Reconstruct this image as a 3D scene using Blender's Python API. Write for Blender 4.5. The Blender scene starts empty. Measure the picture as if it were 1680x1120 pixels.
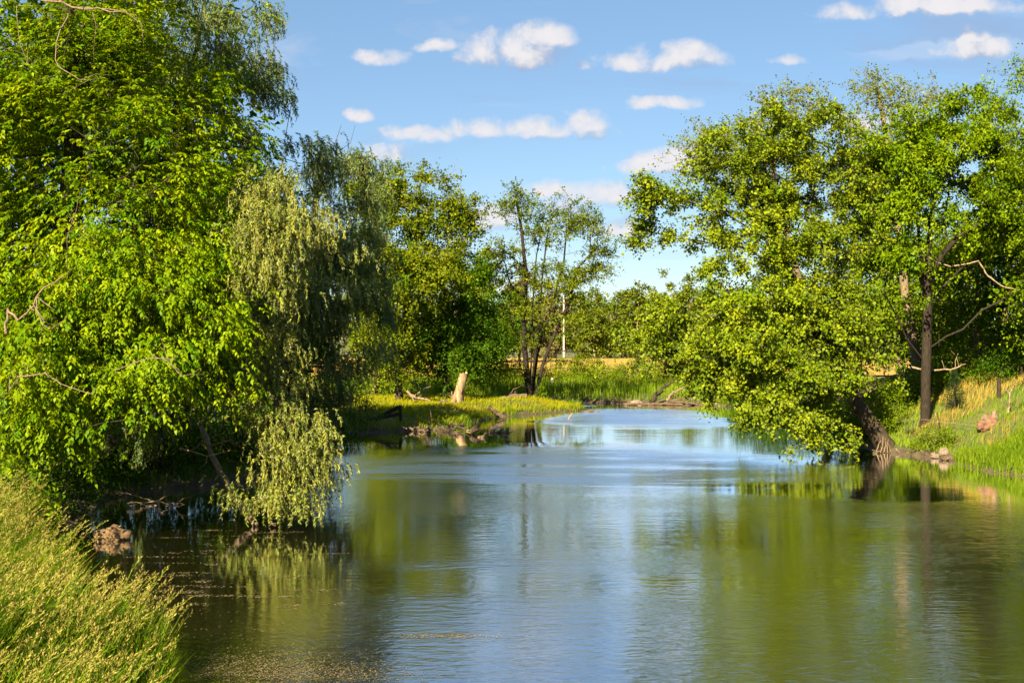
import bpy, bmesh, math, random
import numpy as np
from mathutils import Vector, noise as mnoise

R = math.radians
S = bpy.context.scene
COL = S.collection
PI = math.pi

# ------------------------------------------------------------------ camera, sky, sun, exposure
CAM_Z, FPX, HORIZON = 5.0, 2000.0, 562.0
SUN_AZ, SUN_EL = 24.0, 33.0           # degrees left of straight-behind the camera, height
cam_d = bpy.data.cameras.new("camera")
cam = bpy.data.objects.new("camera", cam_d)
COL.objects.link(cam)
cam.location = (0, 0, CAM_Z)
cam.rotation_euler = (R(90), 0, 0)
cam_d.sensor_width = 36.0
cam_d.lens = 36.0 * FPX / 1680.0
cam_d.shift_y = (HORIZON - 560.0) / 1680.0
cam_d.clip_start, cam_d.clip_end = 0.1, 6000
S.camera = cam
S.view_settings.view_transform = 'Standard'
S.view_settings.look = 'None'
S.view_settings.exposure = 1.9
S.view_settings.gamma = 1.0
S.view_settings.use_curve_mapping = False
S.cycles.max_bounces = 5
S.cycles.diffuse_bounces = 1
S.cycles.glossy_bounces = 2
S.cycles.transmission_bounces = 3
S.cycles.transparent_max_bounces = 8
S.cycles.caustics_reflective = False
S.cycles.caustics_refractive = False

sun_d = bpy.data.lights.new("sun", 'SUN')
sun_d.energy = 5.0
sun_d.angle = R(0.5)
sun_d.color = (1.0, 0.85, 0.58)
sun = bpy.data.objects.new("sun", sun_d)
COL.objects.link(sun)
sdir = Vector((-math.sin(R(SUN_AZ)) * math.cos(R(SUN_EL)), -math.cos(R(SUN_AZ)) * math.cos(R(SUN_EL)), math.sin(R(SUN_EL))))
sun.rotation_euler = sdir.to_track_quat('Z', 'Y').to_euler()
sun.location = (-30, -40, 60)


class NT:
    """Short helper for building node trees."""
    def __init__(self, tree):
        self.t = tree

    def n(self, typ, ins=None, **kw):
        nd = self.t.nodes.new(typ)
        for k, v in kw.items():
            setattr(nd, k, v)
        for k, v in (ins or {}).items():
            s = nd.inputs[k]
            if isinstance(v, bpy.types.NodeSocket):
                self.t.links.new(v, s)
            else:
                s.default_value = v
        return nd

    def m(self, op, a, b=0.0, c=None, clamp=False):
        ins = {0: a, 1: b}
        if c is not None:
            ins[2] = c
        return self.n('ShaderNodeMath', ins, operation=op, use_clamp=clamp).outputs[0]

    def v(self, op, a, b=(0, 0, 0)):
        nd = self.n('ShaderNodeVectorMath', {0: a, 1: b}, operation=op)
        return nd.outputs['Value'] if op in ('LENGTH', 'DISTANCE', 'DOT_PRODUCT') else nd.outputs[0]

    def mr(self, val, f0, f1, t0=0.0, t1=1.0, smooth=False):
        nd = self.n('ShaderNodeMapRange', {0: val, 1: f0, 2: f1, 3: t0, 4: t1})
        nd.interpolation_type = 'SMOOTHSTEP' if smooth else 'LINEAR'
        return nd.outputs[0]

    def mix(self, fac, a, b, blend='MIX'):
        nd = self.n('ShaderNodeMix', data_type='RGBA', blend_type=blend)
        for idx, v in ((0, fac), (6, a), (7, b)):
            s = nd.inputs[idx]
            if isinstance(v, bpy.types.NodeSocket):
                self.t.links.new(v, s)
            else:
                s.default_value = (*v, 1.0) if isinstance(v, tuple) and len(v) == 3 else v
        return nd.outputs[2]

    def noise(self, vec, scale, detail=3.0, rough=0.5, dist=0.0):
        return self.n('ShaderNodeTexNoise', {'Vector': vec, 'Scale': scale, 'Detail': detail, 'Roughness': rough, 'Distortion': dist}).outputs[0]

    def ramp(self, fac, stops):
        nd = self.n('ShaderNodeValToRGB', {0: fac})
        el = nd.color_ramp.elements
        while len(el) < len(stops):
            el.new(0.5)
        for e, (p, c) in zip(el, stops):
            e.position = p
            e.color = (*c, 1.0)
        return nd.outputs[0]


def make_world():
    w = bpy.data.worlds.new("World")
    S.world = w
    w.use_nodes = True
    w.node_tree.nodes.clear()
    w.cycles.sampling_method = 'NONE'
    # density field of the cumulus clouds on the sky, in (x/y, z/y) of the view direction of the sky
    g = bpy.data.node_groups.new("cloud_density", 'ShaderNodeTree')
    g.interface.new_socket("Dir", in_out='INPUT', socket_type='NodeSocketVector')
    g.interface.new_socket("Density", in_out='OUTPUT', socket_type='NodeSocketFloat')
    k = NT(g)
    gi, go = g.nodes.new('NodeGroupInput'), g.nodes.new('NodeGroupOutput')
    uv = gi.outputs[0]
    # clouds: px, py, half width, half height (picture scale of the reference), strength
    cl = [(842, 92, 92, 40, 1.0), (893, 66, 52, 32, 1.0), (1080, 104, 110, 26, .85), (1125, 94, 66, 26, .85), (950, 108, 45, 12, .4),
          (628, 96, 52, 14, .5), (722, 80, 46, 14, .62), (905, 218, 96, 24, .8), (955, 205, 46, 24, .8), (785, 216, 60, 20, .7), (680, 226, 84, 16, .6),
          (590, 190, 24, 14, .8), (630, 256, 46, 22, 1.0), (1088, 173, 58, 17, .85), (1080, 274, 80, 26, 1.0), (905, 312, 50, 20, .85), (985, 326, 74, 26, .72),
          (800, 362, 60, 26, .9), (1550, 14, 130, 28, .95), (1400, 22, 60, 18, .72), (1595, 84, 72, 30, 1.0), (1600, 62, 32, 28, 1.0), (1290, 98, 34, 10, .45), (1440, 205, 110, 20, .7), (1010, 376, 70, 26, .9), (925, 345, 60, 20, .8), (1130, 268, 60, 26, 1.0)]
    nz = k.n('ShaderNodeTexNoise', {'Vector': uv, 'Scale': 36.0, 'Detail': 5.0, 'Roughness': 0.58, 'Distortion': 0.3})
    nz.noise_dimensions = '3D'
    fine = k.m('SUBTRACT', nz.outputs[0], 0.5)
    warp = k.v('SCALE', k.v('SUBTRACT', nz.outputs['Color'], (.5, .5, .5)))
    warp.node.inputs['Scale'].default_value = 0.015
    uvw = k.v('ADD', uv, warp)
    best = None
    for px, py, a, b, st in cl:
        c = ((px - 840) / FPX, (HORIZON - py) / FPX, 0)
        q = k.n('ShaderNodeVectorMath', {0: uvw, 1: (FPX / a / 1.15, FPX / b / 1.2, 0), 2: (-c[0] * FPX / a / 1.15, -c[1] * FPX / b / 1.2, 0)}, operation='MULTIPLY_ADD').outputs[0]
        # flat underside: squeeze what lies below the centre
        q = k.n('ShaderNodeVectorMath', {0: k.v('MINIMUM', q, (0, 0, 0)), 1: (0, .8, 0), 2: q}, operation='MULTIPLY_ADD').outputs[0]
        d = k.m('MULTIPLY_ADD', k.v('DOT_PRODUCT', q, q), -0.6 * st, 0.62 * st)
        best = d if best is None else k.m('MAXIMUM', best, d)
    lay = k.noise(k.v('MULTIPLY', uv, (5.0, 9.0, 1.0)), 1.0, 5, 0.55)
    sep = k.n('ShaderNodeSeparateXYZ', {0: uv})
    out_m = k.m('MAXIMUM', k.mr(sep.outputs[1], .30, .42), k.mr(k.m('ABSOLUTE', sep.outputs[0]), .45, .55))
    other = k.m('SUBTRACT', k.m('MULTIPLY', k.m('SUBTRACT', lay, 0.57), 3.0), k.m('MULTIPLY', k.m('SUBTRACT', 1.0, out_m), 3.0))
    best = k.m('MAXIMUM', best, other)
    dens = k.m('MULTIPLY_ADD', fine, 1.35, best)
    g.links.new(dens, go.inputs[0])

    k = NT(w.node_tree)
    tc = k.n('ShaderNodeTexCoord')
    sp = k.n('ShaderNodeSeparateXYZ', {0: tc.outputs['Generated']})
    # stereographic-like: forward hemisphere uses y, the rest folds round smoothly
    yy = k.m('MAXIMUM', k.m('ABSOLUTE', sp.outputs[1]), 0.12)
    uvn = k.n('ShaderNodeCombineXYZ', {0: k.m('DIVIDE', sp.outputs[0], yy), 1: k.m('DIVIDE', sp.outputs[2], yy),
                                       2: k.mr(sp.outputs[1], -0.05, 0.05, 3.0, 0.0)}).outputs[0]

    def dens_at(off):
        gn = k.n('ShaderNodeGroup')
        gn.node_tree = g
        k.t.links.new(k.v('ADD', uvn, off), gn.inputs[0])
        return gn.outputs[0]
    d0 = dens_at((0, 0, 0))
    d1 = dens_at((-0.007, 0.017, 0))
    lit = k.mr(k.m('SUBTRACT', d0, d1), -0.30, 0.42, 0, 1, True)
    alpha = k.n('ShaderNodeMapRange', {0: d0, 1: -0.03, 2: k.mr(lit, 0, 1, .95, .55)}, interpolation_type='SMOOTHSTEP').outputs[0]
    thick = k.mr(d0, 0.15, 0.8, 0, 1, True)
    lit = k.m('MULTIPLY_ADD', thick, 0.15, k.m('MULTIPLY', lit, 0.80), clamp=True)
    ccol = k.mix(lit, (0.100, 0.110, 0.150), (0.252, 0.243, 0.243))
    sky = k.n('ShaderNodeTexSky')
    sky.sky_type = 'NISHITA'
    sky.sun_disc = False
    sky.sun_elevation = R(SUN_EL)
    sky.sun_rotation = R(180 + SUN_AZ)
    sky.air_density, sky.dust_density, sky.ozone_density = 1.0, 0.0, 3.0
    sky.altitude = 0
    hs = k.n('ShaderNodeHueSaturation', {'Saturation': 1.05, 'Color': sky.outputs[0]})
    skc = k.v('SCALE', hs.outputs[0])
    skc.node.inputs['Scale'].default_value = 0.037
    skc = k.mix(.34, skc, (.080, .134, .203))
    up = k.mr(sp.outputs[2], -0.02, 0.02)
    veil = k.mr(k.noise(k.v('MULTIPLY', uvn, (3.5, 13, 1)), 1.0, 5, .6, .6), .50, .74, 0, .38, True)
    alpha = k.m('MAXIMUM', k.m('MULTIPLY', alpha, 0.95), veil)
    a = k.m('MULTIPLY', alpha, up)
    fin = k.mix(a, skc, ccol)
    bg = k.n('ShaderNodeBackground', {0: fin, 1: 1.0})
    o = k.n('ShaderNodeOutputWorld')
    k.t.links.new(bg.outputs[0], o.inputs[0])


make_world()

# ------------------------------------------------------------------ helpers
def P(px, py, Y):
    """point at depth Y behind reference pixel px, py"""
    return np.array(((px - 840.0) / FPX * Y, Y, CAM_Z - (py - HORIZON) / FPX * Y))


def unit(a):
    return a / np.maximum(np.linalg.norm(a, axis=-1, keepdims=True), 1e-9)


def empty(name, loc, label, cat, group=None):
    o = bpy.data.objects.new(name, None)
    COL.objects.link(o)
    o.location = tuple(map(float, loc))
    o.empty_display_size = 0.3
    return tag(o, label, cat, group)


def tag(o, label=None, cat=None, group=None, kind=None):
    for k_, v_ in (('label', label), ('category', cat), ('group', group), ('kind', kind)):
        if v_:
            o[k_] = v_
    return o


class Geo:
    """Collects polygons; build() links them as ONE mesh object."""
    def __init__(self):
        self.v, self.f, self.t, self.n = [], [], [], 0

    def add(self, verts, faces, tint=None):
        verts = np.asarray(verts, float).reshape(-1, 3)
        faces = np.asarray(faces, np.int64)
        self.v.append(verts)
        self.f.append(faces + self.n)
        self.t.append(np.full(len(verts), .5) if tint is None else np.broadcast_to(np.asarray(tint, float), (len(verts),)))
        self.n += len(verts)

    def build(self, name, mat, parent=None, smooth=False, origin=None):
        v = np.concatenate(self.v)
        org = np.zeros(3)
        if parent is not None:
            org = np.array(parent.location)
            par = parent.parent
            while par is not None:
                org = org + np.array(par.location)
                par = par.parent
        elif origin is not None:
            org = np.array(origin, float)
        v = v - org
        me = bpy.data.meshes.new(name)
        counts = np.concatenate([np.full(len(f), f.shape[1], np.int32) for f in self.f])
        idx = np.concatenate([f.ravel() for f in self.f]).astype(np.int32)
        me.vertices.add(len(v))
        me.vertices.foreach_set('co', v.astype(np.float32).ravel())
        me.loops.add(len(idx))
        me.loops.foreach_set('vertex_index', idx)
        me.polygons.add(len(counts))
        me.polygons.foreach_set('loop_start', (np.cumsum(counts) - counts).astype(np.int32))
        me.polygons.foreach_set('loop_total', counts)
        if smooth:
            me.polygons.foreach_set('use_smooth', np.ones(len(counts), bool))
        at = me.attributes.new('tint', 'FLOAT', 'POINT')
        at.data.foreach_set('value', np.concatenate(self.t).astype(np.float32))
        me.materials.append(mat)
        me.update(calc_edges=True)
        o = bpy.data.objects.new(name, me)
        COL.objects.link(o)
        if parent is not None:
            o.parent = parent
        elif origin is not None:
            o.location = tuple(map(float, origin))
        return o

    # -- shapes
    def tube(self, pts, rad, sides=5, tint=.5, cap=True, rough=0.0, rng=None):
        pts = np.asarray(pts, float)
        n = len(pts)
        rad = np.broadcast_to(np.asarray(rad, float), (n,))
        tan = unit(np.gradient(pts, axis=0))
        ref = np.array((0., 0., 1.)) if abs(tan[0][2]) < .9 else np.array((1., 0., 0.))
        x = unit(np.cross(tan[0], ref))
        rings = []
        ang = np.arange(sides) * 2 * PI / sides
        for i in range(n):
            x = unit(x - tan[i] * np.dot(x, tan[i]))
            y = np.cross(tan[i], x)
            rr = rad[i] * (1 + (rng.normal(0, rough, sides) if rng is not None and rough else 0))
            rings.append(pts[i] + (np.cos(ang) * rr)[:, None] * x + (np.sin(ang) * rr)[:, None] * y)
        v = np.concatenate(rings)
        i, j = np.meshgrid(np.arange(n - 1), np.arange(sides), indexing='ij')
        j2 = (j + 1) % sides
        f = np.stack((i * sides + j, i * sides + j2, (i + 1) * sides + j2, (i + 1) * sides + j), -1).reshape(-1, 4)
        self.add(v, f, tint)
        if cap:
            c = np.concatenate((rings[-1], pts[-1][None] + tan[-1] * rad[-1] * .4))
            self.add(c, [(q, (q + 1) % sides, sides) for q in range(sides)], tint)
            c = np.concatenate((rings[0], pts[0][None]))
            self.add(c, [((q + 1) % sides, q, sides) for q in range(sides)], tint)

    def leaves(self, base, d, nrm, ln, wd, tint, fold=.18):
        d = unit(d)
        s = unit(np.cross(d, nrm))
        n2 = np.cross(s, d)
        ln = np.asarray(ln)[:, None]
        wd = np.asarray(wd)[:, None]
        tip = base + d * ln - n2 * ln * .12
        mid = base + d * ln * .45 + n2 * wd * fold
        v = np.stack((base, mid + s * wd * .5, tip, mid - s * wd * .5), 1).reshape(-1, 3)
        f = np.arange(len(base) * 4).reshape(-1, 4)
        self.add(v, f, np.repeat(tint, 4))

    def blades(self, base, h, lean, wd, tint, rng):
        """grass blades: root, bend, tip; lean is the horizontal offset of the tip"""
        n = len(base)
        a = rng.uniform(0, 2 * PI, n)
        s = np.stack((np.cos(a), np.sin(a), np.zeros(n)), 1) * (np.asarray(wd) * .5)[:, None]
        up = np.zeros((n, 3))
        up[:, 2] = h
        mid = base + up * .6 + lean * .28
        tip = base + up * (1 - .12 * np.linalg.norm(lean, axis=1, keepdims=True) / np.maximum(np.asarray(h)[:, None], .05)) + lean
        v = np.stack((base - s, base + s, mid + s * .8, mid - s * .8, tip), 1).reshape(-1, 3)
        b = np.arange(n)[:, None] * 5
        self.add(v, b + np.array((0, 1, 2, 3)), np.repeat(tint, 5))
        self.f.append((b + np.array((3, 2, 4))) + self.n - len(v))


# ------------------------------------------------------------------ materials
MATS = {}


def newmat(name):
    m = bpy.data.materials.new(name)
    m.use_nodes = True
    m.node_tree.nodes.clear()
    return m, NT(m.node_tree)


def out(k, surf):
    o = k.n('ShaderNodeOutputMaterial')
    k.t.links.new(surf, o.inputs[0])


def leaf_mat(name, c0, c1, under=None, trans=.38, tcol=None, gloss=.008):
    """c0..c1: colour range over leaves (attribute tint); under: colour of the leaf's underside"""
    m, k = newmat(name)
    t = k.n('ShaderNodeAttribute', attribute_name='tint').outputs['Fac']
    col = k.mix(t, c0, c1)
    if under:
        bf = k.n('ShaderNodeNewGeometry').outputs['Backfacing']
        col = k.mix(bf, col, under)
    tc = k.mix(t, tcol[0], tcol[1]) if tcol else col
    dif = k.n('ShaderNodeBsdfDiffuse', {0: col}).outputs[0]
    tr = k.n('ShaderNodeBsdfTranslucent', {0: tc}).outputs[0]
    mx = k.n('ShaderNodeMixShader', {0: trans, 1: dif, 2: tr}).outputs[0]
    gl = k.n('ShaderNodeBsdfGlossy', {0: (.8, .9, .55, 1), 'Roughness': .5}).outputs[0]
    mx = k.n('ShaderNodeMixShader', {0: gloss, 1: mx, 2: gl}).outputs[0]
    out(k, mx)
    return m


def bark_mat(name, c0, c1, scale=6.0, moss=None):
    m, k = newmat(name)
    co = k.n('ShaderNodeTexCoord').outputs['Object']
    n1 = k.noise(k.v('MULTIPLY', co, (1, 1, .22)), scale * 3, 5, .65)
    n2 = k.noise(co, scale * .35, 3, .5)
    col = k.mix(k.mr(n1, .35, .68), c0, c1)
    if moss:
        col = k.mix(k.mr(n2, .55, .7), col, moss)
    bmp = k.n('ShaderNodeBump', {'Strength': .8, 'Distance': .04, 'Height': n1}).outputs[0]
    p = k.n('ShaderNodeBsdfPrincipled', {'Base Color': col, 'Roughness': .9, 'Normal': bmp})
    p.inputs['Specular IOR Level'].default_value = .2
    out(k, p.outputs[0])
    return m


def rock_mat(name, c0, c1):
    m, k = newmat(name)
    co = k.n('ShaderNodeTexCoord').outputs['Object']
    n1 = k.noise(co, 5, 6, .65)
    n2 = k.noise(co, 28, 4, .6)
    col = k.mix(k.mr(n1, .35, .65), c0, c1)
    col = k.mix(k.mr(n2, .3, .7, 0, .5), col, tuple(x * .5 for x in c0))
    hgt = k.m('ADD', n1, k.m('MULTIPLY', n2, .35))
    bmp = k.n('ShaderNodeBump', {'Strength': .8, 'Distance': .022, 'Height': hgt}).outputs[0]
    out(k, k.n('ShaderNodeBsdfPrincipled', {'Base Color': col, 'Roughness': .9, 'Normal': bmp}).outputs[0])
    return m


def ground_mat():
    m, k = newmat('ground')
    co = k.n('ShaderNodeTexCoord').outputs['Object']
    n1 = k.noise(co, .35, 5, .6)
    n2 = k.noise(co, 3.5, 5, .65)
    z = k.n('ShaderNodeSeparateXYZ', {0: co}).outputs[2]
    grass = k.mix(k.mr(n2, .3, .7), (.035, .06, .008), (.085, .10, .018))
    grass = k.mix(k.mr(n1, .45, .62), grass, (.13, .105, .03))
    mud = k.mix(k.mr(n2, .3, .7), (.035, .024, .012), (.10, .066, .034))
    zz = k.m('ADD', z, k.m('MULTIPLY', k.m('SUBTRACT', n2, .5), .35))
    col = k.mix(k.mr(zz, .12, .34), mud, grass)
    bmp = k.n('ShaderNodeBump', {'Strength': .8, 'Distance': .12, 'Height': n2}).outputs[0]
    out(k, k.n('ShaderNodeBsdfPrincipled', {'Base Color': col, 'Roughness': .95, 'Normal': bmp}).outputs[0])
    return m


def field_mat():
    m, k = newmat('ripe_field')
    co = k.n('ShaderNodeTexCoord').outputs['Object']
    n1 = k.noise(k.v('MULTIPLY', co, (.4, 1.2, 1)), .25, 5, .6)
    n2 = k.noise(k.v('MULTIPLY', co, (1, .35, 1)), 4, 4, .6)
    col = k.mix(k.mr(n1, .35, .65), (.38, .21, .025), (.50, .31, .04))
    col = k.mix(k.mr(n2, .3, .7, 0, .45), col, (.22, .15, .03))
    bmp = k.n('ShaderNodeBump', {'Strength': 1, 'Distance': .25, 'Height': n2}).outputs[0]
    out(k, k.n('ShaderNodeBsdfPrincipled', {'Base Color': col, 'Roughness': .9, 'Normal': bmp}).outputs[0])
    return m


def water_mat():
    m, k = newmat('river_water')
    co = k.n('ShaderNodeTexCoord').outputs['Object']
    # wind patches: calm lanes and ruffled lanes lying across the river
    warp = k.v('SUBTRACT', k.n('ShaderNodeTexNoise', {'Vector': k.v('MULTIPLY', co, (.06, .10, 1)), 'Scale': 1.0, 'Detail': 3.0}).outputs['Color'], (.5, .5, .5))
    cw = k.v('ADD', co, k.v('MULTIPLY', warp, (12, 5, 0)))
    n1 = k.noise(k.v('MULTIPLY', cw, (.05, .17, 1)), 1.0, 3, .5)
    ruff = k.mr(n1, .40, .60, 0, 1, True)
    sp = k.n('ShaderNodeSeparateXYZ', {0: cw})

    def patch(cx, cy, rx, ry, soft=.5):
        q = k.v('MULTIPLY', k.v('SUBTRACT', cw, (cx, cy, 0)), (1 / rx, 1 / ry, 0))
        return k.mr(k.v('LENGTH', q), 1 - soft, 1 + soft, 1, 0, True)
    breeze = patch(.8, 50, 9.5, 8.0, .5)
    for a in ((8.6, 82, 5.0, 9.0, .5), (5.2, 97, 2.2, 1.2, .4)):
        breeze = k.m('MAXIMUM', breeze, patch(*a))
    calm = None
    for a in ((14.5, 41, 9, 3.3, .2), (-9, 29, 5, 12, .4), (4, 64.8, 18, 6.0, .25), (15.5, 66, 3.6, 30, .4), (-4.5, 75, 5, 8, .4)):
        pt = patch(*a)
        calm = pt if calm is None else k.m('MAXIMUM', calm, pt)
    ruff = k.m('MULTIPLY_ADD', ruff, k.mr(sp.outputs[1], 30, 62, .35, .06), k.mr(sp.outputs[1], 38, 60, .20, .02))
    streak = k.noise(k.v('MULTIPLY', co, (.10, .55, 1)), 1.0, 4, .6, .4)
    breeze = k.m('MULTIPLY', breeze, k.mr(streak, .36, .56, .25, 1.0, True))
    ruff = k.m('MAXIMUM', ruff, breeze)
    ruff = k.m('MULTIPLY', ruff, k.m('SUBTRACT', 1.0, k.m('MULTIPLY', calm, .96)))
    w1 = k.noise(k.v('MULTIPLY', co, (1.1, 2.6, 1)), 1.6, 2, .5)
    w2 = k.noise(k.v('MULTIPLY', co, (1.0, 2.2, 1)), 5.0, 2, .55, .3)
    w3 = k.noise(k.v('MULTIPLY', co, (.5, 1.2, 1)), .55, 2, .5)
    h = k.m('ADD', k.m('MULTIPLY', w1, .030), k.m('MULTIPLY', w2, .014))
    amp = k.m('MULTIPLY_ADD', ruff, .8, .05)
    h = k.m('MULTIPLY_ADD', h, amp, k.m('MULTIPLY', w3, .006))
    bmp = k.n('ShaderNodeBump', {'Strength': 1.0, 'Distance': 1.0, 'Height': h}).outputs[0]
    body = k.mix(k.noise(co, .12, 3), (.017, .015, .003), (.028, .024, .004))
    dif = k.n('ShaderNodeBsdfDiffuse', {0: body}).outputs[0]
    rough = k.m('MULTIPLY_ADD', ruff, .18, .03)
    # added normal tilt toward the camera makes breeze patches reflect higher, bluer sky
    tilt = k.n('ShaderNodeCombineXYZ', {0: 0.0, 1: k.m('MULTIPLY', breeze, -.10), 2: 0.0}).outputs[0]
    bmp = k.v('NORMALIZE', k.v('ADD', bmp, tilt))
    gl = k.n('ShaderNodeBsdfGlossy', {0: (.97, .98, 1.0, 1), 'Roughness': rough, 'Normal': bmp}, distribution='GGX').outputs[0]
    fr = k.n('ShaderNodeFresnel', {'IOR': 1.5}).outputs[0]
    fac = k.m('MULTIPLY_ADD', fr, 1.05, .44, clamp=True)
    out(k, k.n('ShaderNodeMixShader', {0: fac, 1: dif, 2: gl}).outputs[0])
    return m


M_GROUND, M_FIELD, M_WATER = ground_mat(), field_mat(), water_mat()
M_ASH = leaf_mat('ash_leaf', (.060, .150, .002), (.225, .300, .003), trans=.36, tcol=((.15, .26, .002), (.36, .38, .004)))
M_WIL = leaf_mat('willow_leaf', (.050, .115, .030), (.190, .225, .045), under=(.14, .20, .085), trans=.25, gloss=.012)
M_WILS = leaf_mat('sunlit_willow_leaf', (.110, .165, .016), (.300, .300, .040), under=(.24, .27, .10), trans=.25, gloss=.012)  # paler, yellower willow leaf: sun on these boughs put into the colour
M_TWIG = leaf_mat('yellow_twig', (.13, .12, .02), (.27, .22, .03), trans=.1)
M_SILVER = leaf_mat('silver_maple_leaf', (.085, .155, .003), (.240, .280, .006), under=(.17, .22, .035), trans=.32, tcol=((.15, .25, .004), (.32, .36, .01)))
M_MAPLE = leaf_mat('maple_leaf', (.060, .115, .003), (.190, .210, .006), trans=.32, tcol=((.13, .20, .004), (.28, .30, .01)))
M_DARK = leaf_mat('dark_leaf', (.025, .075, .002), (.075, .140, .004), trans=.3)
M_LOCUST = leaf_mat('locust_leaf', (.070, .150, .002), (.195, .265, .004), trans=.34, tcol=((.13, .24, .002), (.29, .35, .006)))
M_SPARSE = leaf_mat('sparse_leaf', (.10, .150, .010), (.22, .230, .025), under=(.22, .25, .07), trans=.4)
M_FAR = leaf_mat('far_leaf', (.065, .110, .006), (.150, .170, .012), trans=.25)
M_SHRUB = leaf_mat('shrub_leaf', (.075, .150, .003), (.190, .245, .006), trans=.38)
M_BROWN = leaf_mat('budding_leaf', (.10, .095, .030), (.17, .145, .05), trans=.3)
M_CONE = leaf_mat('needle', (.012, .035, .010), (.028, .060, .014), trans=.1)
M_GRASS = leaf_mat('grass_blade', (.060, .150, .004), (.190, .250, .008), trans=.35)
M_GOLD = leaf_mat('sunny_grass', (.150, .195, .003), (.330, .280, .004), trans=.3)
M_REED = leaf_mat('reed_blade', (.090, .175, .006), (.200, .260, .012), trans=.35)
M_DRY = leaf_mat('dry_grass', (.19, .145, .022), (.36, .26, .05), trans=.25)
M_SEED = leaf_mat('seed_head', (.24, .185, .035), (.42, .35, .09), trans=.3)
M_FLOAT = leaf_mat('floating_seed', (.10, .08, .04), (.26, .21, .11), trans=.1)
M_BARK = bark_mat('bark', (.020, .014, .009), (.062, .045, .030))
M_BARKL = bark_mat('pale_bark', (.11, .075, .045), (.26, .19, .12))
M_BARKM = bark_mat('mossy_bark', (.022, .016, .010), (.075, .054, .033), moss=(.045, .045, .010))
M_BARKD = bark_mat('dark_bark', (.012, .009, .006), (.042, .031, .021))  # darker bark copy, the shade on the stems put into its colour
M_DEAD = bark_mat('dead_wood', (.15, .10, .06), (.38, .28, .18), 4)
M_STUMP = bark_mat('barkless_wood', (.15, .088, .045), (.42, .28, .165), 2.0)
M_DRIFT = bark_mat('wet_driftwood', (.05, .034, .02), (.17, .12, .075), 5)
M_BOARD = bark_mat('weathered_board', (.020, .014, .009), (.055, .040, .026), 5)
M_POLE = bark_mat('pole_wood', (.35, .30, .24), (.55, .49, .42), 2)
M_ROCKB = rock_mat('brown_rock', (.075, .044, .018), (.22, .135, .06))
M_ROCKP = rock_mat('pale_rock', (.12, .085, .055), (.32, .24, .17))
M_ROCKR = rock_mat('red_wood_root', (.10, .045, .022), (.26, .13, .075))

# ------------------------------------------------------------------ terrain
RIV = [(-3.5, -60), (-4.2, 0), (-4.5, 15), (-5.3, 18.5), (-7.7, 22), (-10.5, 26), (-11.7, 29.5), (-12.2, 34), (-12.8, 38), (-12.2, 41.5),
       (-9.2, 43.5), (-7.6, 47), (-8.0, 54), (-9.6, 61), (-9.3, 66.5), (-5.2, 69.5), (-3.2, 71), (-2.7, 76), (-.6, 82.5), (1.7, 85.5), (4.9, 88.2),
       (5.6, 91), (4.2, 95), (-6, 99), (-25, 104), (-60, 110), (-110, 113), (-110, 124), (-60, 120), (-20, 111), (0, 104), (8, 100.5), (13, 101), (16.6, 97),
       (18.4, 86), (18.0, 75), (17.0, 65), (16.4, 58.5), (17.4, 55.3), (18.7, 52), (18.1, 48), (19.6, 45.3), (21.5, 40), (21.5, 25), (20, 5), (20, -60)]


def chaikin(p):
    p = np.array(p, float)
    q = np.roll(p, -1, 0)
    return np.stack((p * .75 + q * .25, p * .25 + q * .75), 1).reshape(-1, 2)


_rr = np.random.default_rng(3)
RIVP = chaikin(chaikin(RIV))
RIVP = RIVP + _rr.normal(0, .12, RIVP.shape)


def shore(x, y):
    """signed distance to the water's edge, positive on land"""
    x = np.asarray(x, float)
    shp = x.shape
    pts = np.stack((x.ravel(), np.asarray(y, float).ravel()), 1)
    a, b = RIVP, np.roll(RIVP, -1, 0)
    res = np.empty(len(pts))
    for s in range(0, len(pts), 20000):
        p = pts[s:s + 20000]
        d2 = np.full(len(p), 1e18)
        ins = np.zeros(len(p), bool)
        for (ax, ay), (bx, by) in zip(a, b):
            ex, ey = bx - ax, by - ay
            t = np.clip(((p[:, 0] - ax) * ex + (p[:, 1] - ay) * ey) / (ex * ex + ey * ey + 1e-12), 0, 1)
            d2 = np.minimum(d2, (p[:, 0] - ax - t * ex) ** 2 + (p[:, 1] - ay - t * ey) ** 2)
            if ay != by:
                c = ((ay > p[:, 1]) != (by > p[:, 1])) & (p[:, 0] < (bx - ax) * (p[:, 1] - ay) / (by - ay) + ax)
                ins ^= c
        d = np.sqrt(d2)
        res[s:s + 20000] = np.where(ins, -d, d)
    return res.reshape(shp)


def sst(a, b, x):
    t = np.clip((x - a) / (b - a), 0, 1)
    return t * t * (3 - 2 * t)


def ground_z(x, y):
    x, y = np.asarray(x, float), np.asarray(y, float)
    d = shore(x, y)
    lo = np.maximum(-1.3, d * .45)
    step = .28 * sst(0, .35, d)
    plain = step + .45 * sst(.3, 4, d) + .25 * sst(4, 20, d)
    left = sst(-3, -6, x) * sst(36, 28, y)
    plain = plain + left * .55 * sst(.3, 3.5, d)
    right = sst(13, 16, x) * sst(96, 80, y)
    plain = plain + right * np.minimum(.36 * np.maximum(d - 1.5, 0), 7 + 0 * d)
    bumps = .10 * np.sin(x * .9 + 1.3 * np.sin(y * .37)) * np.sin(y * .71 + .8) + .05 * np.sin(x * 2.3 + y * 1.1) * np.sin(y * 1.9 - x * .6)
    plain = plain + bumps * sst(.6, 3, d)
    far = sst(550, 1100, y) * (24 + 10 * np.sin(x * .004 + 1.1) + 4 * np.sin(x * .013)) + sst(400, 1500, np.abs(x)) * 30
    return np.where(d > 0, plain + far, lo)


def gz(x, y):
    return float(ground_z(np.array([x]), np.array([y]))[0])


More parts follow.
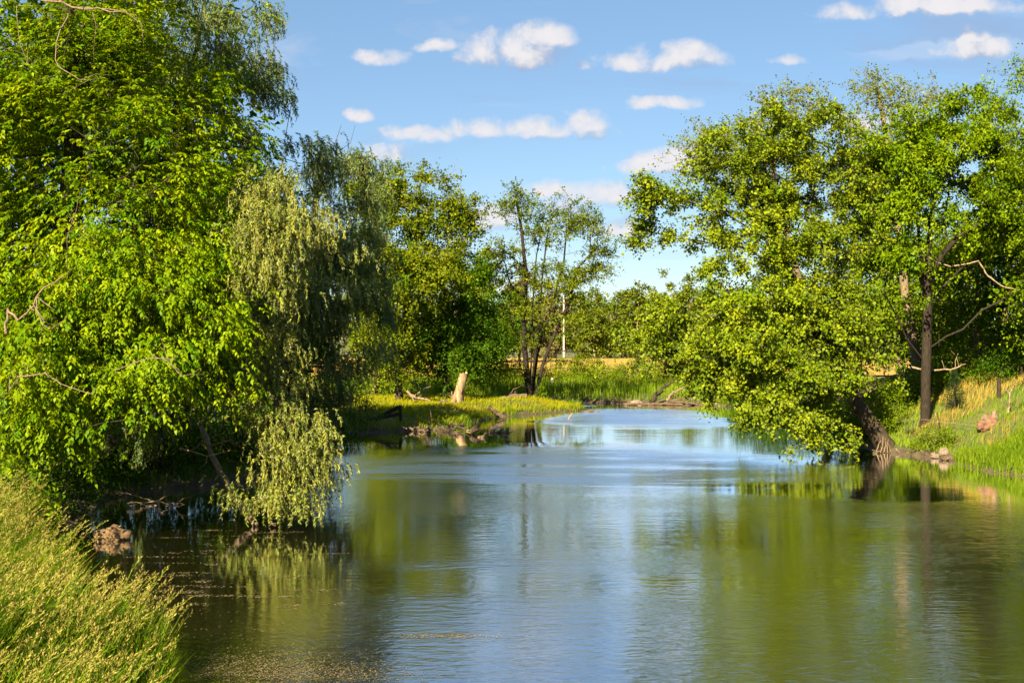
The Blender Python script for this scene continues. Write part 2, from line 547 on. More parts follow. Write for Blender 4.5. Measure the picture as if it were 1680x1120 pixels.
def og(px, py, y0=35, y1=160):
    """where the ground (or water) lies behind a reference pixel"""
    Y = np.arange(y0, y1, .1)
    x = (px - 840) / FPX * Y
    z = CAM_Z - (py - HORIZON) / FPX * Y
    hit = np.nonzero(z <= np.maximum(ground_z(x, Y), 0))[0]
    i = hit[0] if len(hit) else len(Y) - 1
    return np.array((x[i], Y[i], max(float(ground_z(x[i:i + 1], Y[i:i + 1])[0]), 0.)))


def axis(dense0, dense1, step, lo, hi, g=1.16):
    a = list(np.arange(dense0, dense1 + 1e-6, step))
    s, x = step, a[-1]
    while x < hi:
        s *= g
        x += s
        a.append(x)
    s, x = step, a[0]
    while x > lo:
        s *= g
        x -= s
        a.insert(0, x)
    return np.array(a)


def sheet(xs, ys, zf):
    X, Y = np.meshgrid(xs, ys)
    v = np.stack((X, Y, zf(X, Y)), -1).reshape(-1, 3)
    nx, ny = len(xs), len(ys)
    i, j = np.meshgrid(np.arange(ny - 1), np.arange(nx - 1), indexing='ij')
    f = np.stack((i * nx + j, i * nx + j + 1, (i + 1) * nx + j + 1, (i + 1) * nx + j), -1).reshape(-1, 4)
    g = Geo()
    g.add(v, f)
    return g


gxs, gys = axis(-16, 28, .6, -2500, 2500), axis(12, 106, .6, -400, 2600)
tag(sheet(gxs, gys, ground_z).build('ground', M_GROUND, smooth=True), kind='structure')
g = Geo()
g.add([(-140, -70, 0), (60, -70, 0), (60, 130, 0), (-140, 130, 0)], [(0, 1, 2, 3)])
tag(g.build('water', M_WATER), kind='structure')
tag(sheet(axis(-120, 200, 6, -200, 260), axis(150, 306, 4, 148, 308),
          lambda x, y: ground_z(x, y) + .12 + .08 * np.sin(x * .2) * np.sin(y * .15)).build('field', M_FIELD, smooth=True), kind='structure')


# ------------------------------------------------------------------ trees
def sample_lobes(lobes, n, rng, shell=.45, pad=.8, fill=7):
    """lobes: (px, py, Y, rx_px, ry_px, depth_m[, weight]) -> twig ends gathered in flat pads of foliage"""
    w = np.array([(l[3] * l[4]) * (l[6] if len(l) > 6 else 1.) for l in lobes])
    nb = max(12, n // fill)
    pick = rng.choice(len(lobes), nb, p=w / w.sum())
    c = np.array([P(l[0], l[1], l[2]) for l in lobes])[pick]
    r = np.array([(l[3] / FPX * l[2], l[5], l[4] / FPX * l[2]) for l in lobes])[pick]
    d = unit(rng.normal(size=(nb, 3)))
    ph = rng.uniform(0, 6, (3, 3))
    un = 1 + .22 * np.sin(d[:, 0] * 5 + ph[0, 0] + pick) * np.sin(d[:, 2] * 5 + ph[0, 1] + pick * 2) + .14 * np.sin(d[:, 0] * 11 + ph[1, 0]) * np.sin(d[:, 2] * 9 + ph[1, 1])
    rad = (rng.uniform(0, 1, nb) ** shell * un)[:, None]
    b = c + d * rad * r
    i = rng.integers(0, nb, n)
    ps = pad * rng.uniform(.5, 1.3, nb)[i][:, None]
    t = b[i] + rng.normal(0, 1, (n, 3)) * ps * np.array((1, 1, .42))
    t[:, 2] -= .25 * np.sum((t[:, :2] - b[i][:, :2]) ** 2, 1) / np.maximum(pad, .1)
    return t, d


class Skeleton:
    def __init__(self, base):
        self.p = [np.array(base, float)]
        self.par = [-1]
        self.len = [0.0]
        self.fix = {}

    def limb(self, pts, rads=None, step=.5, start=None):
        """explicit limb through points; joins the nearest node (or start)"""
        pts = [np.array(p, float) for p in pts]
        if start is None:
            start = int(np.argmin([np.linalg.norm(q - pts[0]) for q in self.p]))
        cur = start
        prev = self.p[start]
        ids = []
        nseg = len(pts)
        for a, q in enumerate(pts):
            L = np.linalg.norm(q - prev)
            if L < 1e-3:
                continue
            m = max(1, int(L / step))
            for s in range(1, m + 1):
                x = prev + (q - prev) * s / m
                self.p.append(x)
                self.par.append(cur)
                self.len.append(self.len[cur] + L / m)
                cur = len(self.p) - 1
                ids.append(cur)
                if rads is not None:
                    t = (a + s / m) / nseg
                    self.fix[cur] = rads[0] + (rads[1] - rads[0]) * t
            prev = q
        return ids

    def grow(self, tips, rng, step=.7, k=.32, wob=.06, sag=0.0):
        trunk = np.array(self.p)
        dist = np.array([np.min(np.linalg.norm(trunk - t, axis=1)) for t in tips])
        order = np.argsort(dist)
        cap = len(self.p) + int(len(tips) * 12) + 100
        A = np.zeros((cap, 3))
        L = np.zeros(cap)
        n = len(self.p)
        A[:n] = self.p
        L[:n] = self.len
        leafids = []
        for t in order:
            q = tips[t]
            dv = q - A[:n]
            dd = np.linalg.norm(dv, axis=1)
            cost = dd + k * L[:n] + .5 * np.maximum(0, -dv[:, 2])
            b = int(np.argmin(cost))
            D = dd[b]
            m = max(1, min(9, int(D / step)))
            st = A[b].copy()
            pb = self.par[b]
            tan = unit(A[b] - A[pb]) if pb >= 0 else np.array((0, 0, 1.))
            cur = b
            for s in range(1, m + 1):
                u = s / m
                x = st + (q - st) * u + tan * D * .28 * u * (1 - u) * (1 - u) * 2
                if s < m:
                    x = x + rng.normal(0, wob * min(D, 2), 3)
                x[2] -= sag * D * u * u
                if n >= cap:
                    break
                A[n] = x
                L[n] = L[cur] + np.linalg.norm(x - A[cur])
                self.p.append(x)
                self.par.append(cur)
                self.len.append(L[n])
                cur = n
                n += 1
            leafids.append(cur)
        return leafids

    def radii(self, rtip, power=.45, trunk_r=None):
        n = len(self.p)
        cnt = np.zeros(n)
        has = np.zeros(n, bool)
        for i in range(1, n):
            has[self.par[i]] = True
        cnt[~has] = 1
        for i in range(n - 1, 0, -1):
            cnt[self.par[i]] += cnt[i]
        r = rtip * cnt ** power
        if trunk_r:
            r = np.minimum(r, trunk_r)
        for i, v in self.fix.items():
            r[i] = max(v, r[i] if v > .1 else v)
        for i in range(1, n):
            r[i] = min(r[i], r[self.par[i]] if self.par[i] > 0 else 9)
        if n > 1:
            r[0] = max(r[0], r[1] * 1.25)
        return r

    def tubes(self, geo, r, minr=0.0, rng=None):
        n = len(self.p)
        ch = [[] for _ in range(n)]
        for i in range(1, n):
            ch[self.par[i]].append(i)
        stack = [(0, None)]
        A = np.array(self.p)
        while stack:
            i, parent = stack.pop()
            chain = [i] if parent is None else [parent, i]
            while ch[chain[-1]]:
                c = sorted(ch[chain[-1]], key=lambda q: -r[q])
                for o in c[1:]:
                    stack.append((o, chain[-1]))
                chain.append(c[0])
            if len(chain) < 2 or r[chain[1]] < minr:
                continue
            rr = r[chain].copy()
            if parent is not None:
                rr[0] = min(rr[0], rr[1] * 1.15)
            sides = 9 if rr[1] > .15 else (6 if rr[1] > .05 else (4 if rr[1] > .02 else 3))
            geo.tube(A[chain], rr, sides, cap=rr[1] > .05, rough=.06 if rr[1] > .12 else 0, rng=rng)


def clumps(ctr, outd, per, spread, rng, flat=.7):
    n = len(ctr)
    i = np.repeat(np.arange(n), per)
    off = rng.normal(0, 1, (n * per, 3)) * spread
    off[:, 2] *= flat
    return ctr[i] + off, i, off


def leaf_cloud(geo, kind, ctr, axis_c, per, spread, size, rng, up=.75, tint_sd=.28):
    """leaves round the twig ends ctr; axis_c is the crown's middle"""
    if kind == 'pinnate':
        # compound leaves: leaflets in two rows along a drooping stalk
        k = 7
        pos, i, off = clumps(ctr, None, per, spread, rng)
        o = unit(unit(pos - axis_c) * .7 + unit(off) * .6 + rng.normal(0, .35, pos.shape))
        o[:, 2] = o[:, 2] * .5 - .12
        o = unit(o)
        tb = np.clip(rng.normal(.5, tint_sd, len(ctr))[i] + rng.normal(0, .12, len(pos)), 0, 1)
        L = size * rng.uniform(2.0, 2.9, len(pos))
        side = unit(np.cross(o, np.array((0, 0, 1.))))
        nz = np.cross(side, o)
        for j in range(k):
            t = 1.0 if j == k - 1 else .25 + .7 * (j // 2) / (k // 2)
            sg = 0 if j == k - 1 else (1 if j % 2 else -1)
            b = pos + o * (L * t)[:, None] * .8 - np.array((0, 0, 1.)) * (L * t * t * .38)[:, None]
            d = o * .55 + side * sg * .75 + np.array((0, 0, -.5)) + rng.normal(0, .2, pos.shape)
            nn = nz + side * sg * .25 + rng.normal(0, .28, pos.shape)
            s = size * rng.uniform(.8, 1.25, len(pos))
            geo.leaves(b, d, nn, s, s * .46, np.clip(tb + rng.normal(0, .08, len(pos)), 0, 1))
        return
    asp = {'broad': .85, 'small': .6, 'clump': 1.0}[kind]
    nl = 7
    nt = max(1, per // nl)
    i = np.repeat(np.arange(len(ctr)), nt)
    st = ctr[i] + rng.normal(0, spread * .45, (len(i), 3)) * np.array((1, 1, .6))
    td = unit(unit(st - axis_c) * .55 + rng.normal(0, .6, st.shape) + np.array((0, 0, .12)))
    tl = spread * 2.3 * rng.uniform(.5, 1.3, len(st))
    tb = np.clip(rng.normal(.5, tint_sd, len(ctr))[i] + rng.normal(0, .1, len(st)), 0, 1)
    for j in range(nl):
        t = (j + rng.uniform(0, 1, len(st))) / nl
        pos = st + td * (tl * t)[:, None] + rng.normal(0, size * .35, st.shape)
        pos[:, 2] -= tl * t * t * .25
        o = td * .45 + rng.normal(0, .6, st.shape) + np.array((0, 0, -.3))
        nn = np.array((0, 0, up)) + unit(pos - axis_c) * .35 + rng.normal(0, .42, pos.shape)
        s = size * rng.uniform(.65, 1.3, len(pos))
        geo.leaves(pos, o, nn, s, s * asp, np.clip(tb + rng.normal(0, .1, len(pos)), 0, 1))


def make_tree(name, label, cat, base, trunk, lobes, mat, leaf, ntips, per, spread, size, seed, bark=None, trunk_r=.3, rtip=.008,
              limbs=(), minr=.006, step=.7, shell=.45, up=.75, group=None, power=.45, bare=(), sag=0., extra_nodes=.4, pad=.7, fill=5, bare_out=0.):
    rng = np.random.default_rng(seed)
    base = np.array(base, float)
    root = empty(name, base, label, cat, group)
    sk = Skeleton(base - np.array((0, 0, .3)))
    sk.limb(trunk, (trunk_r, trunk_r * .3), .6)
    for lm in limbs:
        sk.limb(lm, None, .5)
    tips, _ = sample_lobes(lobes, ntips, rng, shell, pad, fill)
    tips[:, 2] = np.maximum(tips[:, 2], .35)
    ids = sk.grow(tips, rng, step, sag=sag)
    r = sk.radii(rtip, power, trunk_r)
    gt = Geo()
    sk.tubes(gt, r, minr, rng)
    gt.build('trunk', bark or M_BARK, root, smooth=True)
    A = np.array(sk.p)
    for lm, r0, r1 in bare:                 # dead leafless branches standing out of the crown
        q = np.array(lm)
        q = q + (np.array((0, 0, CAM_Z)) - q) * bare_out
        near = A[np.argmin(np.linalg.norm(A - q[0], axis=1))]
        t_ = np.linspace(0, len(q), len(q) * 3 + 1)
        q = np.concatenate((near[None], q))
        q = np.stack([np.interp(t_, np.arange(len(q)), q[:, c_]) for c_ in range(3)], 1)
        q[1:-1] += rng.normal(0, r0 * .6, (len(q) - 2, 3))
        gb = Geo()
        gb.tube(q, np.linspace(r0, r1, len(q)) * .75, 5)
        for _ in range(4):
            j_ = rng.integers(len(q) // 3, len(q))
            e_ = q[j_] + rng.normal(0, .28, 3)
            gb.tube([q[j_], (q[j_] + e_) / 2 + rng.normal(0, .05, 3), e_], [r1 * .9, r1 * .6, r1 * .3], 4, cap=False)
        gb.build('bare_branch', M_BARKL, root, smooth=True)
    par = np.array(sk.par)
    ctr = A[ids]
    # some leaves on the thin branches behind the ends
    pr = par[ids]
    more = pr[(pr > 0) & (r[pr] < rtip * 4) & (rng.uniform(0, 1, len(pr)) < extra_nodes)]
    ctr = np.concatenate((ctr, A[more]))
    mid = np.mean([P(l[0], l[1], l[2]) for l in lobes], axis=0)
    gl = Geo()
    leaf_cloud(gl, leaf, ctr, mid, per, spread, size, rng, up)
    tag(gl.build('crown', mat, root), kind='stuff')
    return root


def make_willow(name, label, base, trunk, lobes, ntips, strands, leaves_per, slen, seed, trunk_r=.4, limbs=(), bare=(), size=.11, droop=1.0, mat=None):
    rng = np.random.default_rng(seed)
    base = np.array(base, float)
    root = empty(name, base, label, 'tree')
    sk = Skeleton(base - np.array((0, 0, .3)))
    sk.limb(trunk, (trunk_r, trunk_r * .3), .6)
    for lm in limbs:
        sk.limb(lm, None, .5)
    tips, _ = sample_lobes(lobes, ntips, rng, .5, .5, 4)
    tips[:, 2] = np.maximum(tips[:, 2], .9)
    ids = sk.grow(tips, rng, .7)
    for lm, r0, r1 in bare:
        sk.limb(lm, (r0, r1), .3)
    r = sk.radii(.008, .45, trunk_r)
    gt = Geo()
    sk.tubes(gt, r, .006, rng)
    gt.build('trunk', M_BARK, root, smooth=True)
    A = np.array(sk.p)
    ctr = A[ids]
    mid = np.mean([P(l[0], l[1], l[2]) for l in lobes], axis=0)
    n = len(ctr) * strands
    i = np.repeat(np.arange(len(ctr)), strands)
    s0 = ctr[i] + rng.normal(0, .22, (n, 3))
    o = unit(s0 - mid) * np.array((1, 1, .35)) + rng.normal(0, .55, (n, 3))
    o[:, 2] = np.abs(o[:, 2]) * .5 * droop
    o = unit(o)
    L = slen * rng.uniform(.5, 1.3, n)
    L = np.minimum(L, np.maximum(.25, (s0[:, 2] - .15) * .95))
    gl, gs = Geo(), Geo()
    tb = np.clip(rng.normal(.45, .2, len(ctr))[i] + rng.normal(0, .12, n), 0, 1)
    side = unit(np.cross(o, np.array((0, 0, 1.))))

    def at(t):
        t = t[:, None] if np.ndim(t) else t
        return s0 + o * L[:, None] * (t * (1 - .45 * t)) * .75 - np.array((0, 0, 1.)) * L[:, None] * t * t * .85 * droop
    for j in range(leaves_per):
        t = np.clip((j + rng.uniform(0, 1, n)) / leaves_per, 0, 1)
        b = at(t)
        tan = unit(at(np.minimum(t + .05, 1.05)) - b)
        a = rng.uniform(0, 2 * PI, n)
        sd = side * np.cos(a)[:, None] + np.cross(tan, side) * np.sin(a)[:, None]
        d = tan * .8 + sd * .65
        nn = np.cross(np.cross(d, np.array((0, 0, 1.))), d) * .5 + rng.normal(0, .4, (n, 3))
        ln = size * rng.uniform(.7, 1.25, n)
        gl.leaves(b, d, nn, ln, ln * .30, np.clip(tb + rng.normal(0, .12, n), 0, 1), fold=.1)
    # the hanging twigs themselves
    prev = at(0.0)
    w = side * .006
    for t in (.5, 1.0):
        cur = at(t)
        v = np.stack((prev - w, prev + w, cur + w, cur - w), 1).reshape(-1, 3)
        gs.add(v, np.arange(len(v)).reshape(-1, 4), np.repeat(np.clip(tb + .4, 0, 1), 4))
        prev = cur
    crown = tag(gl.build('crown', mat or M_WIL, root), kind='stuff')
    tag(gs.build('hanging_twigs', M_TWIG, crown), kind='stuff')
    return root



# --- left bank -----------------------------------------------------
b = (-14.2, 35.6, gz(-14.2, 35.6))
make_tree('ash_tree', 'big bright green tree filling the left edge, drooping compound leaves and bare pale twigs', 'tree', b,
          [P(60, 640, 35.3), P(105, 420, 34.7), P(122, 220, 34.5), P(110, 40, 34.5), P(130, -120, 34.7)],
          [(110, 130, 34.2, 230, 190, 3.6), (90, 420, 31.9, 210, 150, 3.2), (285, 455, 32.3, 140, 120, 2.6), (310, 270, 34.2, 120, 140, 2.6),
           (130, 600, 30.8, 170, 100, 2.6), (270, 590, 31.4, 130, 80, 2.2), (385, 540, 32.3, 55, 60, 1.2), (-120, 330, 32.5, 190, 300, 3.5),
           (60, 680, 30.8, 120, 50, 2), (360, 400, 33.0, 70, 110, 1.6), (230, 60, 34.7, 110, 90, 2.5), (200, -120, 34.7, 250, 110, 4)],
          M_ASH, 'pinnate', 1500, 11, .32, .14, 11, bark=M_BARKM, trunk_r=.42, rtip=.009, fill=3, pad=.55, bare_out=.045,
          limbs=[[P(122, 250, 34.4), P(60, 180, 33.4), P(15, 150, 32.5)], [P(122, 230, 34.5), P(150, 250, 33.0), P(240, 215, 32.5)],
                 [P(110, 420, 34.7), P(60, 480, 31.9), P(10, 505, 29.8)], [P(105, 420, 34.7), P(220, 420, 32.5), P(330, 400, 31.9)]],
          bare=[([P(40, -8, 30.7), P(75, 2, 30.2), P(140, 16, 30.0), P(206, 19, 29.8)], .05, .02),
                ([P(206, 19, 29.8), P(232, 40, 29.8), P(236, 72, 29.8)], .018, .006), ([P(150, 16, 30.0), P(158, 40, 29.9), P(156, 58, 29.9)], .012, .005),
                ([P(10, 505, 29.8), P(28, 528, 29.3), P(52, 505, 29.1), P(58, 488, 29.1), P(105, 452, 29.0)], .05, .02),
                ([P(55, 500, 29.1), P(70, 530, 29.0), P(82, 540, 28.9)], .022, .008),
                ([P(90, 70, 30.9), P(95, 110, 30.5), P(128, 130, 30.2), P(145, 132, 30.2)], .022, .008),
                ([P(75, 612, 29.1), P(100, 630, 28.9), P(150, 646, 28.7)], .025, .01),
                ([P(245, 587, 29.3), P(288, 590, 29.1)], .018, .008), ([P(275, 592, 29.3), P(300, 618, 29.1), P(320, 610, 29.1)], .018, .006),
                ([P(110, 390, 29.7), P(125, 345, 29.5), P(132, 315, 29.3)], .015, .006),
                ([P(15, 640, 28.8), P(32, 615, 28.7), P(40, 610, 28.7)], .014, .006), ([P(28, 10, 30.2), P(30, 60, 30.0), P(45, 105, 30.0)], .014, .006)])

make_willow('willow_tree', 'tall grey green willow rising behind the bright tree on the left bank',
            (-14.5, 43, gz(-14.5, 43)),
            [P(230, 600, 43), P(260, 400, 42.5), P(300, 200, 42), P(330, 40, 42)],
            [(400, 80, 42, 62, 78, 3), (300, 40, 42, 120, 130, 3.5), (430, 30, 42, 34, 44, 2), (380, 220, 41, 90, 90, 3), (480, 235, 41.5, 66, 40, 1.8), (530, 230, 44, 46, 30, 1.6),
             (430, 400, 38, 52, 66, 1.4), (330, 330, 41, 100, 120, 3), (180, 100, 43, 120, 160, 3), (300, 600, 40, 110, 90, 2.5), (200, 690, 40, 110, 60, 2.5)],
            430, 12, 18, .75, 21, .26, droop=.75, size=.125,
            limbs=[[P(300, 210, 42), P(380, 205, 41.5), P(480, 240, 41)], [P(310, 180, 42), P(370, 120, 41.5), P(400, 60, 41.5)]],
            bare=[([P(470, 215, 41.5), P(480, 160, 41.3), P(470, 128, 41.3)], .02, .006), ([P(410, 150, 41.3), P(440, 110, 41), P(452, 70, 41)], .018, .005)])
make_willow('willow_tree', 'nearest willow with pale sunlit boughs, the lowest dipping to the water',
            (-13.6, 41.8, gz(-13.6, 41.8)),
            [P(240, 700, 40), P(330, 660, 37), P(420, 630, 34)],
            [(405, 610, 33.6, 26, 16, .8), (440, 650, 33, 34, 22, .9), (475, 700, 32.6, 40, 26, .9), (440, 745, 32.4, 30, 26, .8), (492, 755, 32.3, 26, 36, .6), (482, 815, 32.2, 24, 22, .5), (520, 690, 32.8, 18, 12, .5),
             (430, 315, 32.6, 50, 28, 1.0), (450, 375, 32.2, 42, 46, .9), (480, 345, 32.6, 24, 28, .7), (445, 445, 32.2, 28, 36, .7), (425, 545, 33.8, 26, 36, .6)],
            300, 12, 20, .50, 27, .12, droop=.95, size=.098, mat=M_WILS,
            limbs=[[P(420, 630, 34), P(460, 660, 32.8), P(495, 720, 32.3)], [P(330, 660, 37), P(390, 520, 35), P(420, 400, 33.4), P(435, 320, 32.8)]])
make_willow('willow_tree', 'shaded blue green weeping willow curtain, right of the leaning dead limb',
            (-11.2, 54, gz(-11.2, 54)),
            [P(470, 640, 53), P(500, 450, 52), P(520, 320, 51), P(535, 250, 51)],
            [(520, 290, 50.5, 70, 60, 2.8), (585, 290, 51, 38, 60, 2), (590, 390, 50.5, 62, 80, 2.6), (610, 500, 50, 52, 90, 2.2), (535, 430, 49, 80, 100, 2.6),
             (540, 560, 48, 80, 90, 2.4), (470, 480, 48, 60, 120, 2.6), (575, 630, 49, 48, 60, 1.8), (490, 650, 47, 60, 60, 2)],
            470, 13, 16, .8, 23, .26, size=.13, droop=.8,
            limbs=[[P(505, 420, 52), P(560, 350, 50.5), P(600, 300, 50)]],
            bare=[([P(520, 330, 50), P(545, 250, 49.5), P(560, 205, 49.5)], .03, .008), ([P(545, 255, 49.5), P(575, 235, 49.5), P(583, 205, 49.5)], .018, .006),
                  ([P(555, 300, 49.4), P(590, 285, 49.2), P(602, 262, 49.2)], .03, .008), ([P(540, 370, 49), P(575, 345, 48.6), P(610, 335, 48.6)], .03, .01)])

# trees further back on the left bank closing the view
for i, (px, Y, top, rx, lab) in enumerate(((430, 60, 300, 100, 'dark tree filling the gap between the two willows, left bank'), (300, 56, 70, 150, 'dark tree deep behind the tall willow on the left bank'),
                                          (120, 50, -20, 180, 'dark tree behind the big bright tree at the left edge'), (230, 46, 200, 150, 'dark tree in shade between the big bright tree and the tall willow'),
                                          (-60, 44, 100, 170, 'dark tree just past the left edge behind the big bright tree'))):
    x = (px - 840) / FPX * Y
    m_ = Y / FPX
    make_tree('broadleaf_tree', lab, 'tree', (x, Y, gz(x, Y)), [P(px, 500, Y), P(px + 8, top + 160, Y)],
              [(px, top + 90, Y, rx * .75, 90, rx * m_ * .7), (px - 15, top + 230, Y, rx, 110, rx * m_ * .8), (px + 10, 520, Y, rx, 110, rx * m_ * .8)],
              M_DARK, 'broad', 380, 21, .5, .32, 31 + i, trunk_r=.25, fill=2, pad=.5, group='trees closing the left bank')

make_tree('maple_tree', 'leafy mid green tree with reddish bare top, behind the dead trunk', 'tree', (-8.1, 87, gz(-8.1, 87)),
          [P(655, 600, 87), P(668, 500, 87), P(680, 400, 87), P(690, 320, 87)],
          [(680, 345, 87, 66, 62, 2.8), (745, 345, 87, 40, 56, 2), (640, 330, 87, 50, 50, 2), (705, 280, 87, 30, 26, 1.5, .7), (650, 450, 86, 70, 90, 3), (720, 430, 86, 66, 60, 2.6),
           (775, 345, 87, 22, 24, 1, .6), (640, 560, 86, 55, 60, 2.4), (605, 310, 88, 36, 40, 2)],
          M_MAPLE, 'broad', 820, 49, .36, .17, 41, trunk_r=.3, pad=.6, fill=3,
          bare=[([P(700, 345, 85.5), P(670, 335, 84.9), P(655, 330, 84.6)], .05, .02), ([P(720, 300, 86), P(745, 280, 86), P(750, 258, 86)], .03, .01)])
make_tree('broadleaf_tree', 'dense green tree just left of the reddish topped tree, behind the willow curtain', 'tree', (-10.8, 96, gz(-10.8, 96)),
          [P(615, 560, 96), P(612, 420, 96)], [(612, 340, 96, 62, 56, 3), (600, 450, 96, 80, 80, 3.4), (640, 560, 95, 70, 60, 3)], M_MAPLE, 'broad', 380, 42, .42, .2, 44, trunk_r=.28, pad=.6, fill=3)
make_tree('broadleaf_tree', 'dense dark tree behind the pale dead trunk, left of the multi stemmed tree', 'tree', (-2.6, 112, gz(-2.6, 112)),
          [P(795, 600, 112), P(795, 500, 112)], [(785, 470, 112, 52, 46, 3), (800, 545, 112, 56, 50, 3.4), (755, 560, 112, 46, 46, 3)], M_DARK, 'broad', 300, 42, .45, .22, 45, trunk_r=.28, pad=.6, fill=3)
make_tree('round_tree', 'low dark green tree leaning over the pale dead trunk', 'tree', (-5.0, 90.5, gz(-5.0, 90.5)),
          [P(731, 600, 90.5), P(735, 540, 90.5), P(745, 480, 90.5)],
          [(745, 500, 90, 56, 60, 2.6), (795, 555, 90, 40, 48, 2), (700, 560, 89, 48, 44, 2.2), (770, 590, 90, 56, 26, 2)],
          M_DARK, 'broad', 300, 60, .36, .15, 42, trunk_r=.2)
make_tree('multi_stem_tree', 'slender multi stemmed tree with thin crown on the tip of the grassy point', 'tree', (1.55, 93.5, gz(1.55, 93.5)),
          [P(866, 625, 93.5), P(859, 560, 93.5), P(863, 450, 93.5), P(856, 380, 93.5), P(846, 320, 93.5)],
          [(846, 335, 93.5, 28, 44, 1.6), (895, 365, 93.5, 44, 48, 2), (950, 362, 93.5, 46, 44, 2), (985, 415, 93.5, 30, 44, 1.8), (900, 455, 93.5, 60, 40, 2.2), (960, 455, 93.5, 40, 34, 1.6),
           (830, 420, 93.5, 26, 44, 1.2), (945, 590, 92.5, 50, 16, 1.4), (880, 525, 93, 60, 44, 2, .35), (835, 600, 92.5, 36, 12, 1.2, .6), (940, 530, 93, 36, 40, 1.6, .4)],
          M_MAPLE, 'broad', 900, 21, .28, .14, 43, trunk_r=.28, bark=M_BARKD, pad=.45, fill=3, rtip=.013, minr=.008,
          limbs=[[P(871, 648, 93.4), P(876, 600, 93.3), P(884, 540, 93.3), P(890, 450, 93.3), P(900, 370, 93.3)],
                 [P(880, 648, 93.3), P(890, 600, 93.2), P(905, 560, 93.2), P(932, 500, 93.2), P(948, 440, 93.3), P(985, 400, 93.4)],
                 [P(874, 645, 93.6), P(882, 580, 93.8), P(900, 520, 93.9), P(925, 430, 94), P(930, 370, 94)],
                 [P(868, 648, 93.7), P(872, 590, 94), P(874, 500, 94.2), P(880, 420, 94.3), P(895, 345, 94.3)], [P(890, 600, 93.2), P(920, 575, 92.8), P(960, 580, 92.4), P(985, 590, 92.2)]], power=.5)

# --- right bank ----------------------------------------------------
b = P(1458, 740, 56.3)
b[2] = gz(b[0], b[1]) if gz(b[0], b[1]) > 0 else .05
make_tree('silver_maple', 'wide pale green maple leaning out from the right bank, lower boughs touching the water', 'tree', b,
          [P(1432, 700, 56.2), P(1400, 650, 56.2), P(1350, 560, 56.3), P(1300, 470, 56.5), P(1268, 380, 57), P(1255, 290, 57)],
          [(1250, 260, 57.5, 100, 84, 4), (1335, 240, 57.5, 80, 74, 3.5), (1130, 330, 56.5, 78, 56, 3), (1070, 320, 56.5, 42, 30, 2), (1060, 385, 57, 30, 40, 1.6, .6), (1215, 390, 56, 90, 70, 3.4),
           (1105, 545, 58, 60, 58, 2.4, 1.5), (1070, 540, 58, 26, 36, 1.2, 1.3), (1225, 540, 55, 90, 86, 3.4), (1330, 470, 55.5, 105, 110, 3.6), (1345, 615, 53.8, 74, 80, 2.8),
           (1280, 640, 54, 74, 54, 2.2), (1180, 600, 56.5, 56, 56, 2.2), (1385, 555, 55.5, 46, 76, 2.2), (1400, 330, 58, 70, 90, 3), (1335, 695, 53.6, 50, 26, 1.6), (1290, 340, 56.5, 90, 60, 3)],
          M_SILVER, 'broad', 1900, 56, .24, .138, 51, bark=M_BARKM, trunk_r=.42, pad=.50, fill=5,
          limbs=[[P(1340, 540, 56), P(1290, 500, 55), P(1230, 460, 54.8), P(1190, 400, 55)], [P(1380, 620, 56.2), P(1300, 600, 54.6), P(1210, 590, 54.8), P(1130, 570, 56.5)],
                 [P(1270, 400, 57), P(1190, 350, 56.5), P(1090, 320, 56.5)]])
make_tree('silver_maple', 'thin yellowish crown showing above the leaning maple, left one of two', 'tree', (15.6, 72, gz(15.6, 72)) if gz(15.6, 72) > 0 else (19.5, 74, gz(19.5, 74)),
          [P(1340, 560, 73), P(1300, 420, 72), P(1270, 300, 71), P(1270, 200, 71)],
          [(1210, 225, 71, 66, 46, 2.6), (1290, 180, 71, 46, 48, 2), (1150, 225, 71, 44, 34, 1.8, .8), (1260, 260, 71, 70, 60, 2.6), (1320, 165, 71, 20, 26, 1)],
          M_SPARSE, 'broad', 420, 24, .36, .13, 52, trunk_r=.3, rtip=.010, bark=M_BARKL)
make_tree('silver_maple', 'thin airy yellowish crown standing highest on the right against the blue sky', 'tree', (24.5, 73, gz(24.5, 73)),
          [P(1485, 480, 73), P(1470, 330, 73), P(1455, 230, 73), P(1440, 150, 73)],
          [(1435, 135, 73, 34, 48, 1.8), (1480, 165, 73, 56, 48, 2.2), (1530, 175, 73, 34, 46, 1.6), (1390, 190, 73, 46, 44, 2), (1450, 240, 73, 80, 50, 2.6, .8)],
          M_SPARSE, 'broad', 460, 20, .34, .13, 53, trunk_r=.32, rtip=.010, bark=M_BARKL)
b = np.array((19.7, 58.2, gz(19.7, 58.2)))
